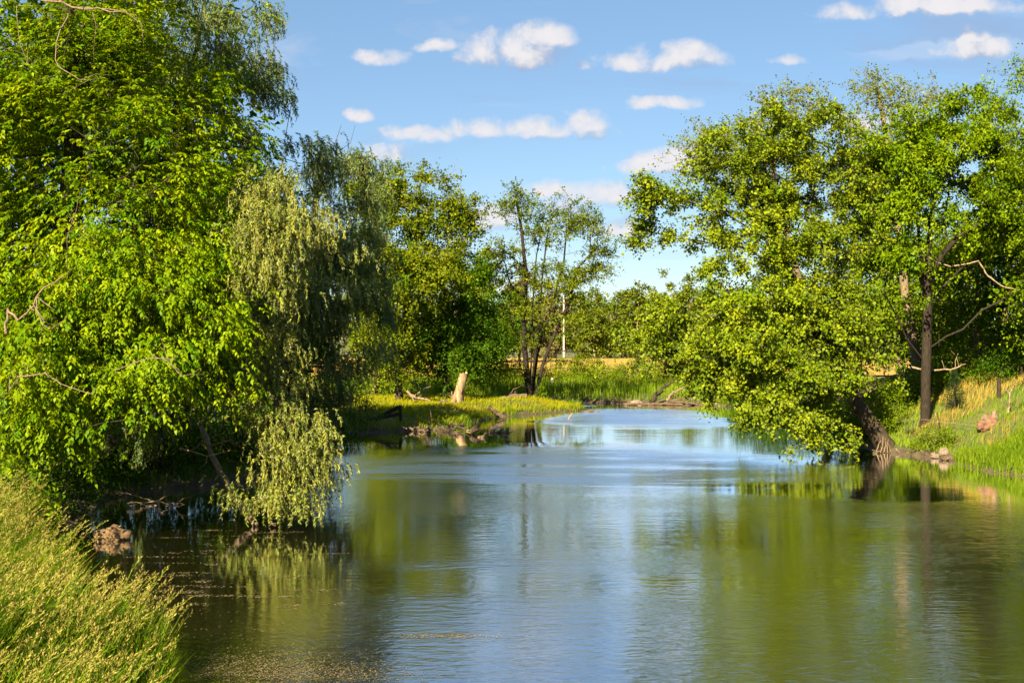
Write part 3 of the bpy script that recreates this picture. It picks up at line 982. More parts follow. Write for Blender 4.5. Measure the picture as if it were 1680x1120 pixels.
make_tree('locust_tree', 'dark straight trunk dividing into spreading limbs under a rich green crown, right bank', 'tree', b,
          [P(1519, 620, 58.2), P(1521, 540, 58.2), P(1521, 470, 58.2), P(1524, 400, 58.2), P(1532, 320, 58.2)],
          [(1480, 260, 58, 78, 66, 3.2), (1570, 225, 58, 80, 66, 3.2), (1640, 270, 57.5, 70, 80, 3), (1540, 330, 57, 90, 56, 3), (1440, 335, 57.5, 46, 56, 2.2), (1640, 370, 57, 56, 46, 2.2),
           (1700, 300, 58, 60, 90, 3), (1460, 410, 57.5, 40, 36, 1.8), (1600, 180, 58.5, 50, 30, 2)],
          M_LOCUST, 'small', 1000, 49, .25, .17, 54, pad=.5, fill=6, bark=M_BARKD, trunk_r=.23, rtip=.012,
          limbs=[[P(1519, 475, 58.2), P(1497, 430, 57.8), P(1465, 405, 57.4), P(1440, 370, 57.2)],
                 [P(1523, 465, 58.2), P(1545, 420, 57.8), P(1575, 385, 57.4), P(1640, 350, 57)],
                 [P(1520, 500, 58.2), P(1512, 430, 58.8), P(1506, 370, 59), P(1490, 300, 59)],
                 [P(1524, 572, 58.2), P(1552, 552, 57.6), P(1580, 540, 57.2), P(1612, 508, 57), P(1650, 490, 56.8), P(1700, 430, 57)],
                 [P(1514, 590, 58.2), P(1488, 556, 57.8), P(1472, 520, 57.5), P(1450, 480, 57.4)],
                 [P(1523, 505, 58.2), P(1548, 470, 58.6), P(1575, 442, 58.6), P(1604, 425, 58.6), P(1625, 385, 58.6)]], power=.5)
make_tree('locust_tree', 'clear green tree cut by the right edge, boughs reaching up into the sky', 'tree', (25.6, 51, gz(25.6, 51)),
          [(25.2, 51, 8), (24.6, 51, 12), (24, 51, 15.5)],
          [(1690, 120, 51, 40, 40, 1.8), (1740, 200, 51, 80, 80, 3), (1640, 160, 51, 44, 30, 1.6), (1780, 330, 51, 90, 120, 3), (1605, 195, 51, 26, 18, 1, .8)],
          M_LOCUST, 'small', 420, 55, .32, .12, 55, trunk_r=.32)
# the wood behind, on the rising bank; brighter leaf colour stands in for blocked sunlight
for i, (px, Y, top, rx, lab, mt) in enumerate((
        (1605, 70, 330, 95, 'pale trunked tree behind the dark limb reaching right, on the slope', M_SHRUB),
        (1558, 78, 360, 90, 'pale trunk right behind the dark straight trunk, in the wood', M_SHRUB),
        (1478, 76, 370, 90, 'crooked pale trunk left of the dark straight trunk, in the wood', M_SHRUB),
        (1690, 66, 300, 100, 'tree in the wood behind the rising bank, at the right edge', M_DARK),
        (1410, 82, 360, 90, 'tree in the wood hidden behind the leaning maple', M_SHRUB),
        (1650, 86, 320, 120, 'dark tree far back in the wood on the right slope', M_DARK),
        (1520, 94, 330, 120, 'dark tree farthest back in the wood, behind the dark straight trunk', M_DARK),
        (1760, 58, 300, 100, 'tree on the slope just past the right edge', M_SHRUB))):
    x = (px - 840) / FPX * Y
    z0 = gz(x, Y)
    make_tree('woodland_tree', lab, 'tree', (x, Y, z0), [P(px - 2, 560, Y), P(px, 480, Y), P(px + 6, 400, Y), P(px, top + 40, Y)],
              [(px, top + 60, Y, rx, 60, 3), (px - 20, top + 140, Y - 1, rx, 60, 3), (px + 30, top + 190, Y + 1, rx * .9, 46, 3, .7)],
              mt, 'broad', 210, 35, .5, .19, 60 + i, bark=M_BARKL, trunk_r=.25, group='trees of the wood on the right slope')


# ------------------------------------------------------------------ shrubs
def shrub(name, label, x, y, r, h, mat, seed, per=45, tips=70, size=.11, cat='shrub', group=None, kind='small', lean=(0, 0)):
    rng = np.random.default_rng(seed)
    z = gz(x, y)
    root = empty(name, (x, y, z), label, cat, group)
    gs, gl = Geo(), Geo()
    d = unit(rng.normal(size=(tips, 3)))
    d[:, 2] = np.abs(d[:, 2])
    t = rng.uniform(.15, 1, tips)[:, None] ** .45
    ctr = np.array((x, y, z)) + d * t * np.array((r, r, h)) + np.array((0, 0, .1))
    for c in ctr[::3]:
        m = np.array((x, y, z)) * .5 + c * .5 + rng.normal(0, .1, 3) * np.array((1, 1, .3)) + np.array((0, 0, .15))
        gs.tube([np.array((x, y, z - .1)) + rng.normal(0, .12, 3) * np.array((1, 1, 0)), m, c], [.025, .015, .006], 4, cap=False)
    gs.build('stem', M_BARK, root)
    leaf_cloud(gl, kind, ctr, np.array((x, y, z + h * .3)), per, .24 * max(r, .6) ** .5, size, rng)
    tag(gl.build('crown', mat, root), kind='stuff')
    return root


shrub('leafy_shrub', 'bright leafy bush under the big left tree, behind the tall grass', -12.2, 27.6, 1.9, 1.7, M_ASH, 101, 42, 110, .10)
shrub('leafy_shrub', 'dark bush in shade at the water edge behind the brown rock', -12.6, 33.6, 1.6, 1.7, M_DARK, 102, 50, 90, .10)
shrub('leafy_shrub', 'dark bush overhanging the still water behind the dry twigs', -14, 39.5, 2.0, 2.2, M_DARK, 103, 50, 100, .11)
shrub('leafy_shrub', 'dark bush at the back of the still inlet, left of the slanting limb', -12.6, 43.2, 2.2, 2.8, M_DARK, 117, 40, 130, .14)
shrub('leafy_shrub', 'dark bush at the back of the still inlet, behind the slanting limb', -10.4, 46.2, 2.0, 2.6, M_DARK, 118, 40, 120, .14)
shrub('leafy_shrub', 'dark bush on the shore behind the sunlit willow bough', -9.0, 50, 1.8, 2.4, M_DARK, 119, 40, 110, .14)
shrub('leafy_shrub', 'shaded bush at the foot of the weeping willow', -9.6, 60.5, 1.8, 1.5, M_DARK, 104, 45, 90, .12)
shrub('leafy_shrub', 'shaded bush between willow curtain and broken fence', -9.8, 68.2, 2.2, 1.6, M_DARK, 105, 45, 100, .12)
shrub('leafy_shrub', 'sunlit bush left behind the dead trunk, under the reddish topped tree', -10.4, 98, 3.2, 2.8, M_SHRUB, 106, 45, 120, .15)
shrub('leafy_shrub', 'sunlit bush straight behind the pale dead trunk', -5.2, 108, 4, 3.0, M_SHRUB, 107, 45, 140, .16)
shrub('leafy_shrub', 'small yellow green sapling at the foot of the multi stemmed tree', 2.15, 92.2, .45, 1.1, M_ASH, 108, 14, 22, .13)
shrub('leafy_shrub', 'light green bush at the foot of the wood, left of the dark straight trunk', 18.6, 63, 2.2, 2.4, M_SHRUB, 109, 55, 130, .12)
shrub('leafy_shrub', 'light green bush on the slope right behind the dark straight trunk', 22.2, 66, 2.0, 1.8, M_SHRUB, 110, 50, 110, .12)
shrub('leafy_shrub', 'dark bush on the slope by the bare sapling, right edge', 25.0, 61.5, 1.6, 1.3, M_DARK, 111, 50, 90, .11)
shrub('leafy_shrub', 'yellowish bush high on the slope near the right edge', 24.6, 67, 2.0, 2.0, M_SHRUB, 112, 45, 100, .12)
shrub('leafy_shrub', 'low leafy herbs on the shore right of the leaning trunk', 18.8, 54.2, 1.0, .8, M_SHRUB, 113, 40, 70, .08)
shrub('leafy_shrub', 'green bush below the leaning trunk, left of its foot', 17.4, 59.6, 1.4, 1.4, M_SHRUB, 114, 45, 90, .11)
shrub('leafy_shrub', 'bush beneath the low boughs at the right end of the far shore', 19.2, 92, 3, 3.2, M_DARK, 115, 55, 150, .16)
shrub('leafy_shrub', 'bush on the right shore behind the maple boughs', 18.8, 80, 2.4, 2.6, M_DARK, 116, 50, 120, .14)
for i, (px, Y, r_, h_) in enumerate(((985, 122, 2.4, 1.7), (1030, 126, 2.2, 1.9), (1075, 120, 2.6, 2.1), (955, 124, 1.8, 1.5), (1120, 116, 3, 2.4), (905, 128, 2.6, 1.6), (830, 124, 2.6, 1.9), (790, 122, 2.4, 1.6))):
    shrub('hedge_shrub', ['bushy weed clump before the ripe field, %s' % s for s in
          ('straight right of the multi stemmed tree', 'by the left fence post', 'by the right fence post', 'half behind the low bough', 'at the edge of the maple boughs',
           'behind the multi stemmed trunks', 'left of the multi stemmed trunks', 'beside the low dark tree')][i],
          (px - 840) / FPX * Y, Y, r_, h_, M_SHRUB, 130 + i, 40, 90, .15, group='bushes along the field edge')

shrub('riverside_weed', 'leafy weed in the gap between the two clumps of tall grass', -8.2, 21.1, .6, .7, M_SHRUB, 121, 22, 40, .10, cat='weed')
shrub('riverside_weed', 'leafy weed at the water edge beside the boulder, left grass', -11.5, 27.8, .7, .8, M_SHRUB, 122, 22, 44, .09, cat='weed')
shrub('riverside_weed', 'low leafy weed in the grass of the bottom left corner', -6.6, 17.6, .6, .7, M_DARK, 123, 22, 40, .11, cat='weed')
# young conifer
def conifer(x, y, h, label, seed):
    rng = np.random.default_rng(seed)
    z = gz(x, y)
    root = empty('young_conifer', (x, y, z), label, 'tree')
    gt, gl = Geo(), Geo()
    gt.tube([(x, y, z - .1), (x + .03, y, z + h * .5), (x, y, z + h)], [.05, .035, .01], 6)
    for k in range(16):
        zz = z + h * (.06 + .90 * k / 15)
        L = (1 - k / 15.5) * h * .36 * rng.uniform(.75, 1.1) + .08
        for j in range(6):
            a = j * 2 * PI / 6 + k * .9 + rng.uniform(-.2, .2)
            d = np.array((math.cos(a), math.sin(a), .25))
            e = np.array((x, y, zz)) + d * L
            gt.tube([(x, y, zz), e], [.012, .004], 3, cap=False)
            n = 26
            t = rng.uniform(.2, 1, n)
            bp = np.array((x, y, zz)) + d * L * t[:, None]
            gl.leaves(bp, d * .6 + rng.normal(0, .5, (n, 3)), rng.normal(0, 1, (n, 3)) + (0, 0, .6), rng.uniform(.07, .13, n), np.full(n, .022), rng.uniform(0, 1, n))
    gt.build('trunk', M_BARK, root)
    tag(gl.build('crown', M_CONE, root), kind='stuff')


_p = og(1566, 674)
conifer(_p[0], _p[1], 1.9, 'small dark conifer sapling on the sunny slope right of the dark trunk', 7)

# ------------------------------------------------------------------ far trees, hill wood
far = [(800, 235, 395, 60, M_FAR, 'rounded far tree left of the multi stemmed tree, beyond the field'), (852, 250, 420, 50, M_BROWN, 'brownish budding far tree behind the multi stemmed trunks'),
       (905, 300, 440, 45, M_BROWN, 'brownish far tree right of the multi stemmed trunks'), (955, 300, 462, 44, M_FAR, 'dark far tree at the field edge near the pale pole'),
       (1000, 318, 468, 46, M_FAR, 'far tree at the middle of the field edge'), (1045, 305, 448, 50, M_FAR, 'tall far tree at the field edge beside the maple boughs'),
       (1085, 322, 440, 50, M_FAR, 'far tree half behind the left maple boughs'), (1130, 310, 430, 50, M_FAR, 'far tree seen through the gap in the maple boughs'),
       (745, 240, 410, 60, M_FAR, 'far tree behind the low dark tree'), (1180, 300, 420, 55, M_FAR, 'far tree hidden behind the leaning maple'),
       (690, 250, 420, 60, M_FAR, 'far tree behind the reddish topped tree'), (978, 335, 478, 36, M_FAR, 'small far tree just right of the pale pole'),
       (1250, 310, 430, 60, M_FAR, 'far tree behind the right bank wood, left'), (1330, 300, 430, 60, M_FAR, 'far tree behind the right bank wood, middle'), (630, 260, 420, 60, M_FAR, 'far tree behind the willow curtain')]
for i, (px, Y, top, rx, mt, lab) in enumerate(far):
    x = (px - 840) / FPX * Y
    z0 = gz(x, Y)
    bot = HORIZON - (z0 - CAM_Z) / Y * FPX
    hh = bot - top
    make_tree('field_edge_tree', lab, 'tree', (x, Y, z0), [P(px, bot - hh * .3, Y), P(px + 3, bot - hh * .7, Y)],
              [(px, top + hh * .28, Y, rx * .72, hh * .26, 4), (px - rx * .3, top + hh * .55, Y, rx * .8, hh * .26, 5), (px + rx * .35, top + hh * .6, Y, rx * .75, hh * .26, 5), (px, top + hh * .82, Y, rx, hh * .15, 4)],
              mt, 'clump', 220, 21, .75, .52, 200 + i, trunk_r=.28, rtip=.02, minr=.03, step=1.5, group='trees along the far field edge', bark=M_BARKL)

rng = np.random.default_rng(77)
n = 20000
xs = rng.uniform(-500, 700, n)
ys = rng.uniform(640, 1150, n)
zs = ground_z(xs, ys) + rng.uniform(0, 1, n) * (9 + 4 * np.sin(xs * .05) * np.sin(ys * .06))
gl = Geo()
gl.leaves(np.stack((xs, ys, zs), 1), rng.normal(size=(n, 3)), rng.normal(size=(n, 3)) + (0, -.4, .8), rng.uniform(1.4, 3, n), rng.uniform(1.2, 2.4, n), np.clip(rng.normal(.5, .25, n), 0, 1))
tag(gl.build('hill_wood', M_FAR), 'distant wooded hill showing blue green beyond the field', 'wood', kind='stuff')


# ------------------------------------------------------------------ grass
def scatter(x0, x1, y0, y1, n, rng, dmin, dmax, cond=None):
    x, y = rng.uniform(x0, x1, n), rng.uniform(y0, y1, n)
    d = shore(x, y)
    k = (d > dmin) & (d < dmax)
    if cond is not None:
        k &= cond(x, y)
    x, y = x[k], y[k]
    return np.stack((x, y, ground_z(x, y) - .03), 1)


def patchy(p, s, seed):
    return .5 + .5 * np.sin(p[:, 0] * s + seed + 1.7 * np.sin(p[:, 1] * s * .8 + seed * 2)) * np.sin(p[:, 1] * s * 1.1 - seed)


def grass_patch(name, label, pts, h, mat, seed, wd=.02, wind=(.25, .05), jit=.16, cat='grass'):
    rng = np.random.default_rng(seed)
    n = len(pts)
    hh = h * rng.uniform(.55, 1.2, n) * (.7 + .5 * patchy(pts, .9, seed))
    lean = rng.normal(0, jit, (n, 3)) * hh[:, None] + np.array((*wind, 0)) * hh[:, None]
    lean[:, 2] = 0
    g = Geo()
    g.blades(pts, hh, lean, rng.uniform(.6, 1.3, n) * wd, np.clip(.25 + .5 * patchy(pts, .7, seed + 3) + rng.normal(0, .18, n), 0, 1), rng)
    return tag(g.build(name, mat), label, cat, kind='stuff')


def seed_grass(name, label, pts, h, seed, wind=(.28, .0)):
    """flowering grass: a stalk and a feathery panicle"""
    rng = np.random.default_rng(seed)
    n = len(pts)
    hh = h * rng.uniform(.65, 1.15, n) * (.75 + .4 * patchy(pts, 2.3, 5.0))
    lean = rng.normal(0, .17, (n, 3)) * hh[:, None] + np.array((*wind, 0)) * hh[:, None] * (.4 + 1.2 * patchy(pts, 1.7, 8.0))[:, None]
    lean[:, 2] = 0
    up = np.zeros((n, 3))
    up[:, 2] = hh
    g, gs = Geo(), Geo()
    a = rng.uniform(0, PI, n)
    s = np.stack((np.cos(a), np.sin(a), 0 * a), 1) * .005
    at = lambda t: pts + up * (t - .10 * t * t) + lean * (t ** 2)
    tint = np.clip(rng.normal(.6, .2, n), 0, 1)
    prev = at(0.)
    for t in (.5, .85, 1.0):
        cur = at(t)
        v = np.stack((prev - s, prev + s, cur + s, cur - s), 1).reshape(-1, 3)
        gs.add(v, np.arange(len(v)).reshape(-1, 4), np.repeat(tint, 4))
        prev = cur
    K = 18
    pl = rng.uniform(.16, .27, n)
    for j in range(K):
        u = j / (K - 1)
        t = 1 - (1 - u) * pl / hh * 1.0
        bpt = at(t[:, None])
        tan = unit(at(t[:, None] + .03) - bpt)
        a = rng.uniform(0, 2 * PI, n)
        sd = np.stack((np.cos(a), np.sin(a), 0 * a), 1)
        w = (.07 * (1 - u) + .01) * rng.uniform(.4, 1.2, n)
        st = bpt + sd * w[:, None] * .5
        g.leaves(st, tan * 1.0 + sd * .55, rng.normal(size=(n, 3)), rng.uniform(.032, .062, n), rng.uniform(.008, .014, n), np.clip(tint + rng.normal(0, .2, n), 0, 1))
    # stem leaves
    for t in (.25, .45, .62):
        bpt = at(t)
        a = rng.uniform(0, 2 * PI, n)
        d = np.stack((np.cos(a) + wind[0], np.sin(a), .7 + 0 * a), 1)
        gs.leaves(bpt, d, rng.normal(size=(n, 3)) + (0, 0, .5), rng.uniform(.16, .32, n), np.full(n, .014), np.clip(rng.normal(.4, .2, n), 0, 1))
    o = tag(gs.build(name, M_GRASS), label, 'grass', kind='stuff')
    tag(g.build('seed_heads', M_SEED, o), kind='stuff')
    return o


rng = np.random.default_rng(5)
fg = lambda x, y: (x > -.46 * y - 1.5)
pts = scatter(-15, -3.5, 13, 32, 150000, rng, -.1, 6.5, fg)
tuft = lambda p: (patchy(p, 3.1, 1.0) * .6 + patchy(p, 1.3, 2.0) * .6)
pts = pts[(tuft(pts) > .45) & ~((pts[:, 1] > 19.9) & (pts[:, 1] < 22.3) & (shore(pts[:, 0], pts[:, 1]) < 3.0))]
grass_patch('tall_grass', 'lush green grass blades on the near left bank', pts, .95, M_GRASS, 61, .02, (.22, -.03))
pts = scatter(-14, -3.5, 13, 19.9, 4600, rng, -.05, 4.5, fg)
pts = pts[tuft(pts) > .45]
seed_grass('flowering_grass', 'tall flowering grass with straw coloured heads in the bottom left corner', pts, 1.2, 62)
pts = scatter(-16, -7, 22.3, 30, 5000, rng, .25, 6, fg)
pts = pts[tuft(pts) > .40]
seed_grass('flowering_grass', 'dense yellowish flowering grass bending right at the left edge', pts, 1.55, 63, (.36, .0))

pts = scatter(-14, -4, 13.5, 29, 2600, rng, .1, 5, fg)
grass_patch('dead_stalks', 'dead straw stalks standing among the green grass, near left bank', pts, 1.0, M_DRY, 74, .014, (.25, 0), .3)
pts = scatter(16, 30, 42, 51.5, 30000, rng, -.05, 9, lambda x, y: x < .47 * y + 2)
grass_patch('tall_grass', 'bright green tall grass on the right bank by the water', pts, .62, M_REED, 64, .032, (.0, -.12), .28)
pts = scatter(16, 32, 51, 76, 32000, rng, .3, 14, lambda x, y: (x < .47 * y + 2))
sd_ = shore(pts[:, 0], pts[:, 1])
k_ = (patchy(pts, .6, 4) + rng.normal(0, .12, len(pts)) > .80 - .055 * sd_) & (sd_ > 1.8)
grass_patch('dry_grass', 'golden dry grass covering the sunny slope on the right', pts[k_], .42, M_DRY, 65, .03)
grass_patch('slope_grass', 'green grass patches among the golden grass on the right slope', pts[~k_], .32, M_REED, 66, .03)
pts = scatter(-16, 6, 66, 97, 40000, rng, .1, 12, lambda x, y: x > -.3 * y)
grass_patch('sunny_grass', 'short yellow green grass on the low point with the dead trunk', pts, .34, M_GOLD, 67, .035, jit=.3)
pts = scatter(-14, 6, 62, 97, 30000, rng, -.1, .7)
grass_patch('shore_grass', 'green grass fringing the low point at the water edge', pts, .5, M_GRASS, 68, .035, jit=.3)
pts = scatter(-45, 24, 98, 124, 42000, rng, .1, 11, lambda x, y: y > 98)
grass_patch('reeds', 'bright green reed bed along the far shore below the field', pts, 1.1, M_REED, 69, .05, (.05, 0), .1)
pts = scatter(-30, 40, 118, 150, 10000, rng, 3, 60)
grass_patch('rough_grass', 'rough yellowish grass strip between reeds and ripe field', pts, .4, M_GOLD, 70, .07, (.05, 0), .2)
pts = scatter(-24, -7, 40, 62, 12000, rng, .05, 12)
grass_patch('shade_grass', 'green grass on the left bank glimpsed below the willows', pts, .55, M_REED, 71, .03)
pts = scatter(15, 24, 60, 100, 16000, rng, -.1, 2.5)
grass_patch('shore_grass', 'green shore grass under the low maple boughs', pts, .6, M_GRASS, 72, .035)
# crop stubble standing on the field's near edge gives it a rough skyline
rng = np.random.default_rng(6)
n = 8000
x_, y_ = rng.uniform(-60, 90, n), 150 + 156 * rng.uniform(0, 1, n) ** 1.4
grass_patch('ripe_crop', 'ripe golden crop standing on the far field', np.stack((x_, y_, ground_z(x_, y_) + .1), 1), .5, M_DRY, 73, .10, (.1, 0))


# ------------------------------------------------------------------ wood, rocks, fence, poles
def blob(center, r, seed, sub=3, amp=.28, freq=1.6, flat_top=None):
    bm = bmesh.new()
    bmesh.ops.create_icosphere(bm, subdivisions=sub, radius=1)
    so = Vector((seed * 3.1, seed * 1.7, seed * .9))
    for v in bm.verts:
        d = v.co.normalized()
        f = 1 + amp * mnoise.noise(d * freq + so) * 1.6 + amp * .45 * mnoise.noise(d * freq * 3 + so)
        f += .10 * amp * mnoise.noise(d * freq * 8 + so)
        v.co = Vector((d.x * r[0], d.y * r[1], d.z * r[2])) * f
    v_ = np.array([tuple(v.co) for v in bm.verts]) + np.array(center)
    f_ = [[q.index for q in f.verts] for f in bm.faces]
    bm.free()
    return v_, f_


def rock(name, label, c, r, seed, mat, cat='rock', group=None, sub=3, amp=.28):
    v, f = blob(c, r, seed, sub, amp)
    g = Geo()
    g.add(v, f)
    return tag(g.build(name, mat, origin=(c[0], c[1], c[2] - r[2] * .6)), label, cat, group)


def wobble(pts, rng, amp):
    pts = np.array(pts, float)
    t = np.linspace(0, len(pts) - 1, (len(pts) - 1) * 4 + 1)
    q = np.stack([np.interp(t, np.arange(len(pts)), pts[:, k]) for k in range(3)], 1)
    q[1:-1] += rng.normal(0, amp, (len(q) - 2, 3))
    return q


def wood_piece(name, label, cat, pts, r0, r1, mat, seed, twigs=(), group=None, sides=8, origin=None):
    """a log or limb; twigs: (at 0..1, end point, radius) each a branch part"""
    rng = np.random.default_rng(seed)
    q = wobble(pts, rng, r0 * .35)
    rad = np.linspace(r0, r1, len(q)) * (1 + rng.normal(0, .08, len(q)))
    o0 = q[np.argmin(q[:, 2])]
    g = Geo()
    g.tube(q, rad, sides, rough=.12, rng=rng)
    if not twigs:
        return tag(g.build(name, mat, origin=o0, smooth=True), label, cat, group)
    root = empty(name, o0, label, cat, group)
    g.build('log', mat, root, smooth=True)
    for t, end, rr in twigs:
        s = q[int(t * (len(q) - 1))]
        e = np.array(end, float)
        g = Geo()
        mid = (s + e) / 2 + rng.normal(0, .08, 3) * np.linalg.norm(e - s)
        g.tube(wobble([s, mid, e], rng, rr * .5), np.linspace(rr, rr * .35, 9), 6, rough=.1, rng=rng)
        g.build('branch', mat, root, smooth=True)
    return root


# dead standing trunk on the point
def dead_trunk():
    bx, by = (749 - 840) / FPX * 86.5, 86.5
    z = gz(bx, by)
    rng = np.random.default_rng(9)
    top = P(760, 612, 86.5)
    root = empty('dead_tree', (bx, by, z), 'pale barkless dead trunk standing broken off on the grassy point', 'dead tree')
    g = Geo()
    n, sides = 14, 18
    ang = np.arange(sides) * 2 * PI / sides
    rings = []
    for i in range(n):
        t = i / (n - 1)
        c = np.array((bx, by, z - .15)) * (1 - t) + top * t
        r = .40 * (1 - .28 * t) + .16 * math.exp(-t * 9)
        rr = r * (1 + .10 * np.sin(ang * 3 + t * 2) + .06 * np.sin(ang * 7 + t * 5) + rng.normal(0, .03, sides))
        zoff = (rng.uniform(-.08, .10, sides) + .07 * np.sin(ang + .5)) if i == n - 1 else 0
        rings.append(np.stack((c[0] + np.cos(ang) * rr, c[1] + np.sin(ang) * rr, np.full(sides, c[2]) + zoff), 1))
    v = np.concatenate(rings)
    i, j = np.meshgrid(np.arange(n - 1), np.arange(sides), indexing='ij')
    j2 = (j + 1) % sides
    g.add(v, np.stack((i * sides + j, i * sides + j2, (i + 1) * sides + j2, (i + 1) * sides + j), -1).reshape(-1, 4))
    c = np.concatenate((rings[-1], (top - np.array((0, 0, .25)))[None]))
    g.add(c, [(q, (q + 1) % sides, sides) for q in range(sides)])
    g.build('trunk', M_STUMP, root)
    g = Geo()
    a = P(757, 640, 86.1)
    g.add(*blob(a, (.11, .08, .22), 4, 2))
    g.build('knot', M_BARKL, root)


dead_trunk()

# broken wooden fence: post and two sagging rails
def broken_fence():
    Y = 70.5
    bx = (657 - 840) / FPX * Y
    z = gz(bx, Y)
    root = empty('broken_fence', (bx, Y, z), 'broken dark wooden fence post with two fallen rails at the water edge', 'fence')
    top = P(657, 664, Y)

    def beam(name, a, b_, w, h):
        a, b_ = np.array(a, float), np.array(b_, float)
        d = unit(b_ - a)
        up = np.array((0, 0, 1.)) if abs(d[2]) < .9 else np.array((0, 1., 0))
        s = unit(np.cross(d, up))
        u = np.cross(s, d)
        rng = np.random.default_rng(int(w * 1000))
        m = 5
        v = []
        for i in range(m):
            c = a + (b_ - a) * i / (m - 1) + rng.normal(0, .012, 3)
            for sx, ux in ((-1, -1), (1, -1), (1, 1), (-1, 1)):
                v.append(c + s * sx * w / 2 + u * ux * h / 2)
        f = [(i * 4 + j, i * 4 + (j + 1) % 4, i * 4 + 4 + (j + 1) % 4, i * 4 + 4 + j) for i in range(m - 1) for j in range(4)]
        g = Geo()
        g.add(v, f + [(3, 2, 1, 0), (m * 4 - 4, m * 4 - 3, m * 4 - 2, m * 4 - 1)])
        o = g.build(name, M_BOARD, root)
        md = o.modifiers.new('bevel', 'BEVEL')
        md.width = .012
    beam('post', (bx, Y, z - .4), top, .17, .16)
    beam('rail', P(655, 668, Y - .13), P(603, 693, Y - .25), .06, .24)
    beam('rail', P(655, 679, Y - .15), P(606, 688, Y - .35), .05, .20)


broken_fence()

# fallen limbs and driftwood round the point
wood_piece('fallen_limb', 'pale fallen limb with upright twig lying on the sunny grass', 'dead limb',
           [P(668, 641, 84), P(680, 651, 84), P(705, 657, 84)], .10, .06, M_DEAD, 301,
           [(.55, P(707, 633, 84), .04), (.3, P(681, 657, 83.8), .05), (.7, P(694, 646, 84.2), .03)])
wood_piece('fallen_limb', 'short pale limb in the grass left of the dead trunk foot', 'dead limb', [P(719, 661, 83), P(727, 657, 83), P(735, 657.5, 83)], .08, .04, M_DEAD, 302)
wood_piece('dead_sapling', 'two forked bare stems beside the dead trunk', 'dead limb', [P(743, 658, 85.5), P(742, 648, 85.5), P(741, 642, 85.5)], .05, .03, M_DEAD, 303,
           [(.4, P(735, 648, 85.5), .03), (.6, P(733, 644, 85.4), .02)])
wood_piece('fallen_log', 'long grey log lying behind the shore at the foot of the multi stemmed tree', 'log', [P(820, 656, 91), P(845, 650, 91), P(864, 650, 91)], .18, .22, M_DRIFT, 304,
           [(.3, P(860, 632, 91), .05), (.5, P(846, 640, 91), .04)])
drift = [
    ('dark driftwood log pointing up out of the water, midway in the snag', [P(772, 709, 66.5), P(781, 702, 66.5), P(785, 697, 66.5)], .16, .10, M_DRIFT, [(.4, P(793, 706, 66.4), .09)]),
    ('pale curved driftwood branch in front of the snag', [P(783, 718, 64.5), P(790, 717, 64.4), P(798, 710, 64.3)], .09, .04, M_DEAD, [(.4, P(796, 716, 64.2), .05)]),
    ('dark flat log afloat at the right end of the snag', [P(803, 709, 67.5), P(818, 711, 67.5), P(834, 709, 67.5)], .13, .10, M_DRIFT, [(.5, P(827, 702, 67.4), .05), (.2, P(814, 702, 67.5), .04)]),
    ('pale root fork rising from the water at the right end of the snag', [P(827, 720, 64.5), P(831, 712, 64.5), P(834, 702, 64.4)], .09, .06, M_DEAD, [(.6, P(843, 707, 64.4), .05), (.8, P(829, 701, 64.3), .04), (.5, P(826, 712, 64.2), .03)]),
    ('thin branch lying between snag and shore', [P(740, 694, 70), P(752, 700, 69), P(763, 706, 68)], .07, .05, M_DRIFT, [(.4, P(760, 696, 69), .03)]),
    ('weathered branch bundle before the broken fence', [P(668, 702, 69), P(690, 705, 68.5), P(704, 709, 68)], .09, .06, M_DRIFT, [(.3, P(690, 696, 68.5), .04), (.6, P(676, 698, 68.5), .05), (.8, P(696, 700, 68), .04)]),
    ('upright dark snag stub in the middle of the shore', [P(707, 712, 68), P(703, 702, 68), P(701, 697, 68)], .07, .04, M_DRIFT, []),
    ('mossy branch heap end at the shore bend', [P(722, 708, 68.5), P(735, 707, 68), P(752, 711, 67.5)], .13, .10, M_DRIFT, [(.2, P(720, 698, 68.4), .06), (.6, P(752, 700, 67.6), .05), (.9, P(762, 704, 67.4), .06)]),
    ('thin bare stem rising from the point shore', [P(709, 690, 70.5), P(707, 680, 70.5), P(705, 669, 70.5)], .05, .025, M_DEAD, []),
    ('dark knobbed log sliding down the low bank', [P(805, 669, 81), P(815, 677, 80), P(826, 684, 79)], .10, .14, M_DRIFT, [(.0, P(803, 667, 81), .12)]),
    ('lone pale stick leaning out of the open water', [P(932, 687, 80), P(936, 682, 80), P(939, 677, 80)], .05, .04, M_DEAD, []),
    ('low dark log floating off the tip of the grassy point', [P(956, 675.5, 88), P(968, 675.5, 88), P(983, 675.5, 88)], .12, .10, M_DRIFT, []),
]
for i, (lab, pts, r0, r1, mt, tw) in enumerate(drift):
    wood_piece('driftwood', lab, 'driftwood', pts, r0, r1, mt, 320 + i, tw, 'driftwood round the low point')
_rg = np.random.default_rng(19)
for i in range(14):
    px = 668 + i * 8 + _rg.uniform(-3, 3)
    y0 = 700 + .06 * (px - 668) + _rg.uniform(-2, 4)
    Y = 68.5 + _rg.uniform(-.8, .8)
    a = P(px, y0, Y)
    e = P(px + _rg.uniform(-16, 20), y0 + _rg.uniform(-8, 6), Y + _rg.uniform(-.6, .6))
    wood_piece('stray_stick', 'thin grey stick in the tangled snag along the point shore', 'stick', [a, (a + e) / 2 + _rg.normal(0, .08, 3), e], _rg.uniform(.025, .05), .012, M_DRIFT if i % 2 else M_DEAD, 360 + i, (), 'sticks tangled in the snag', 5)

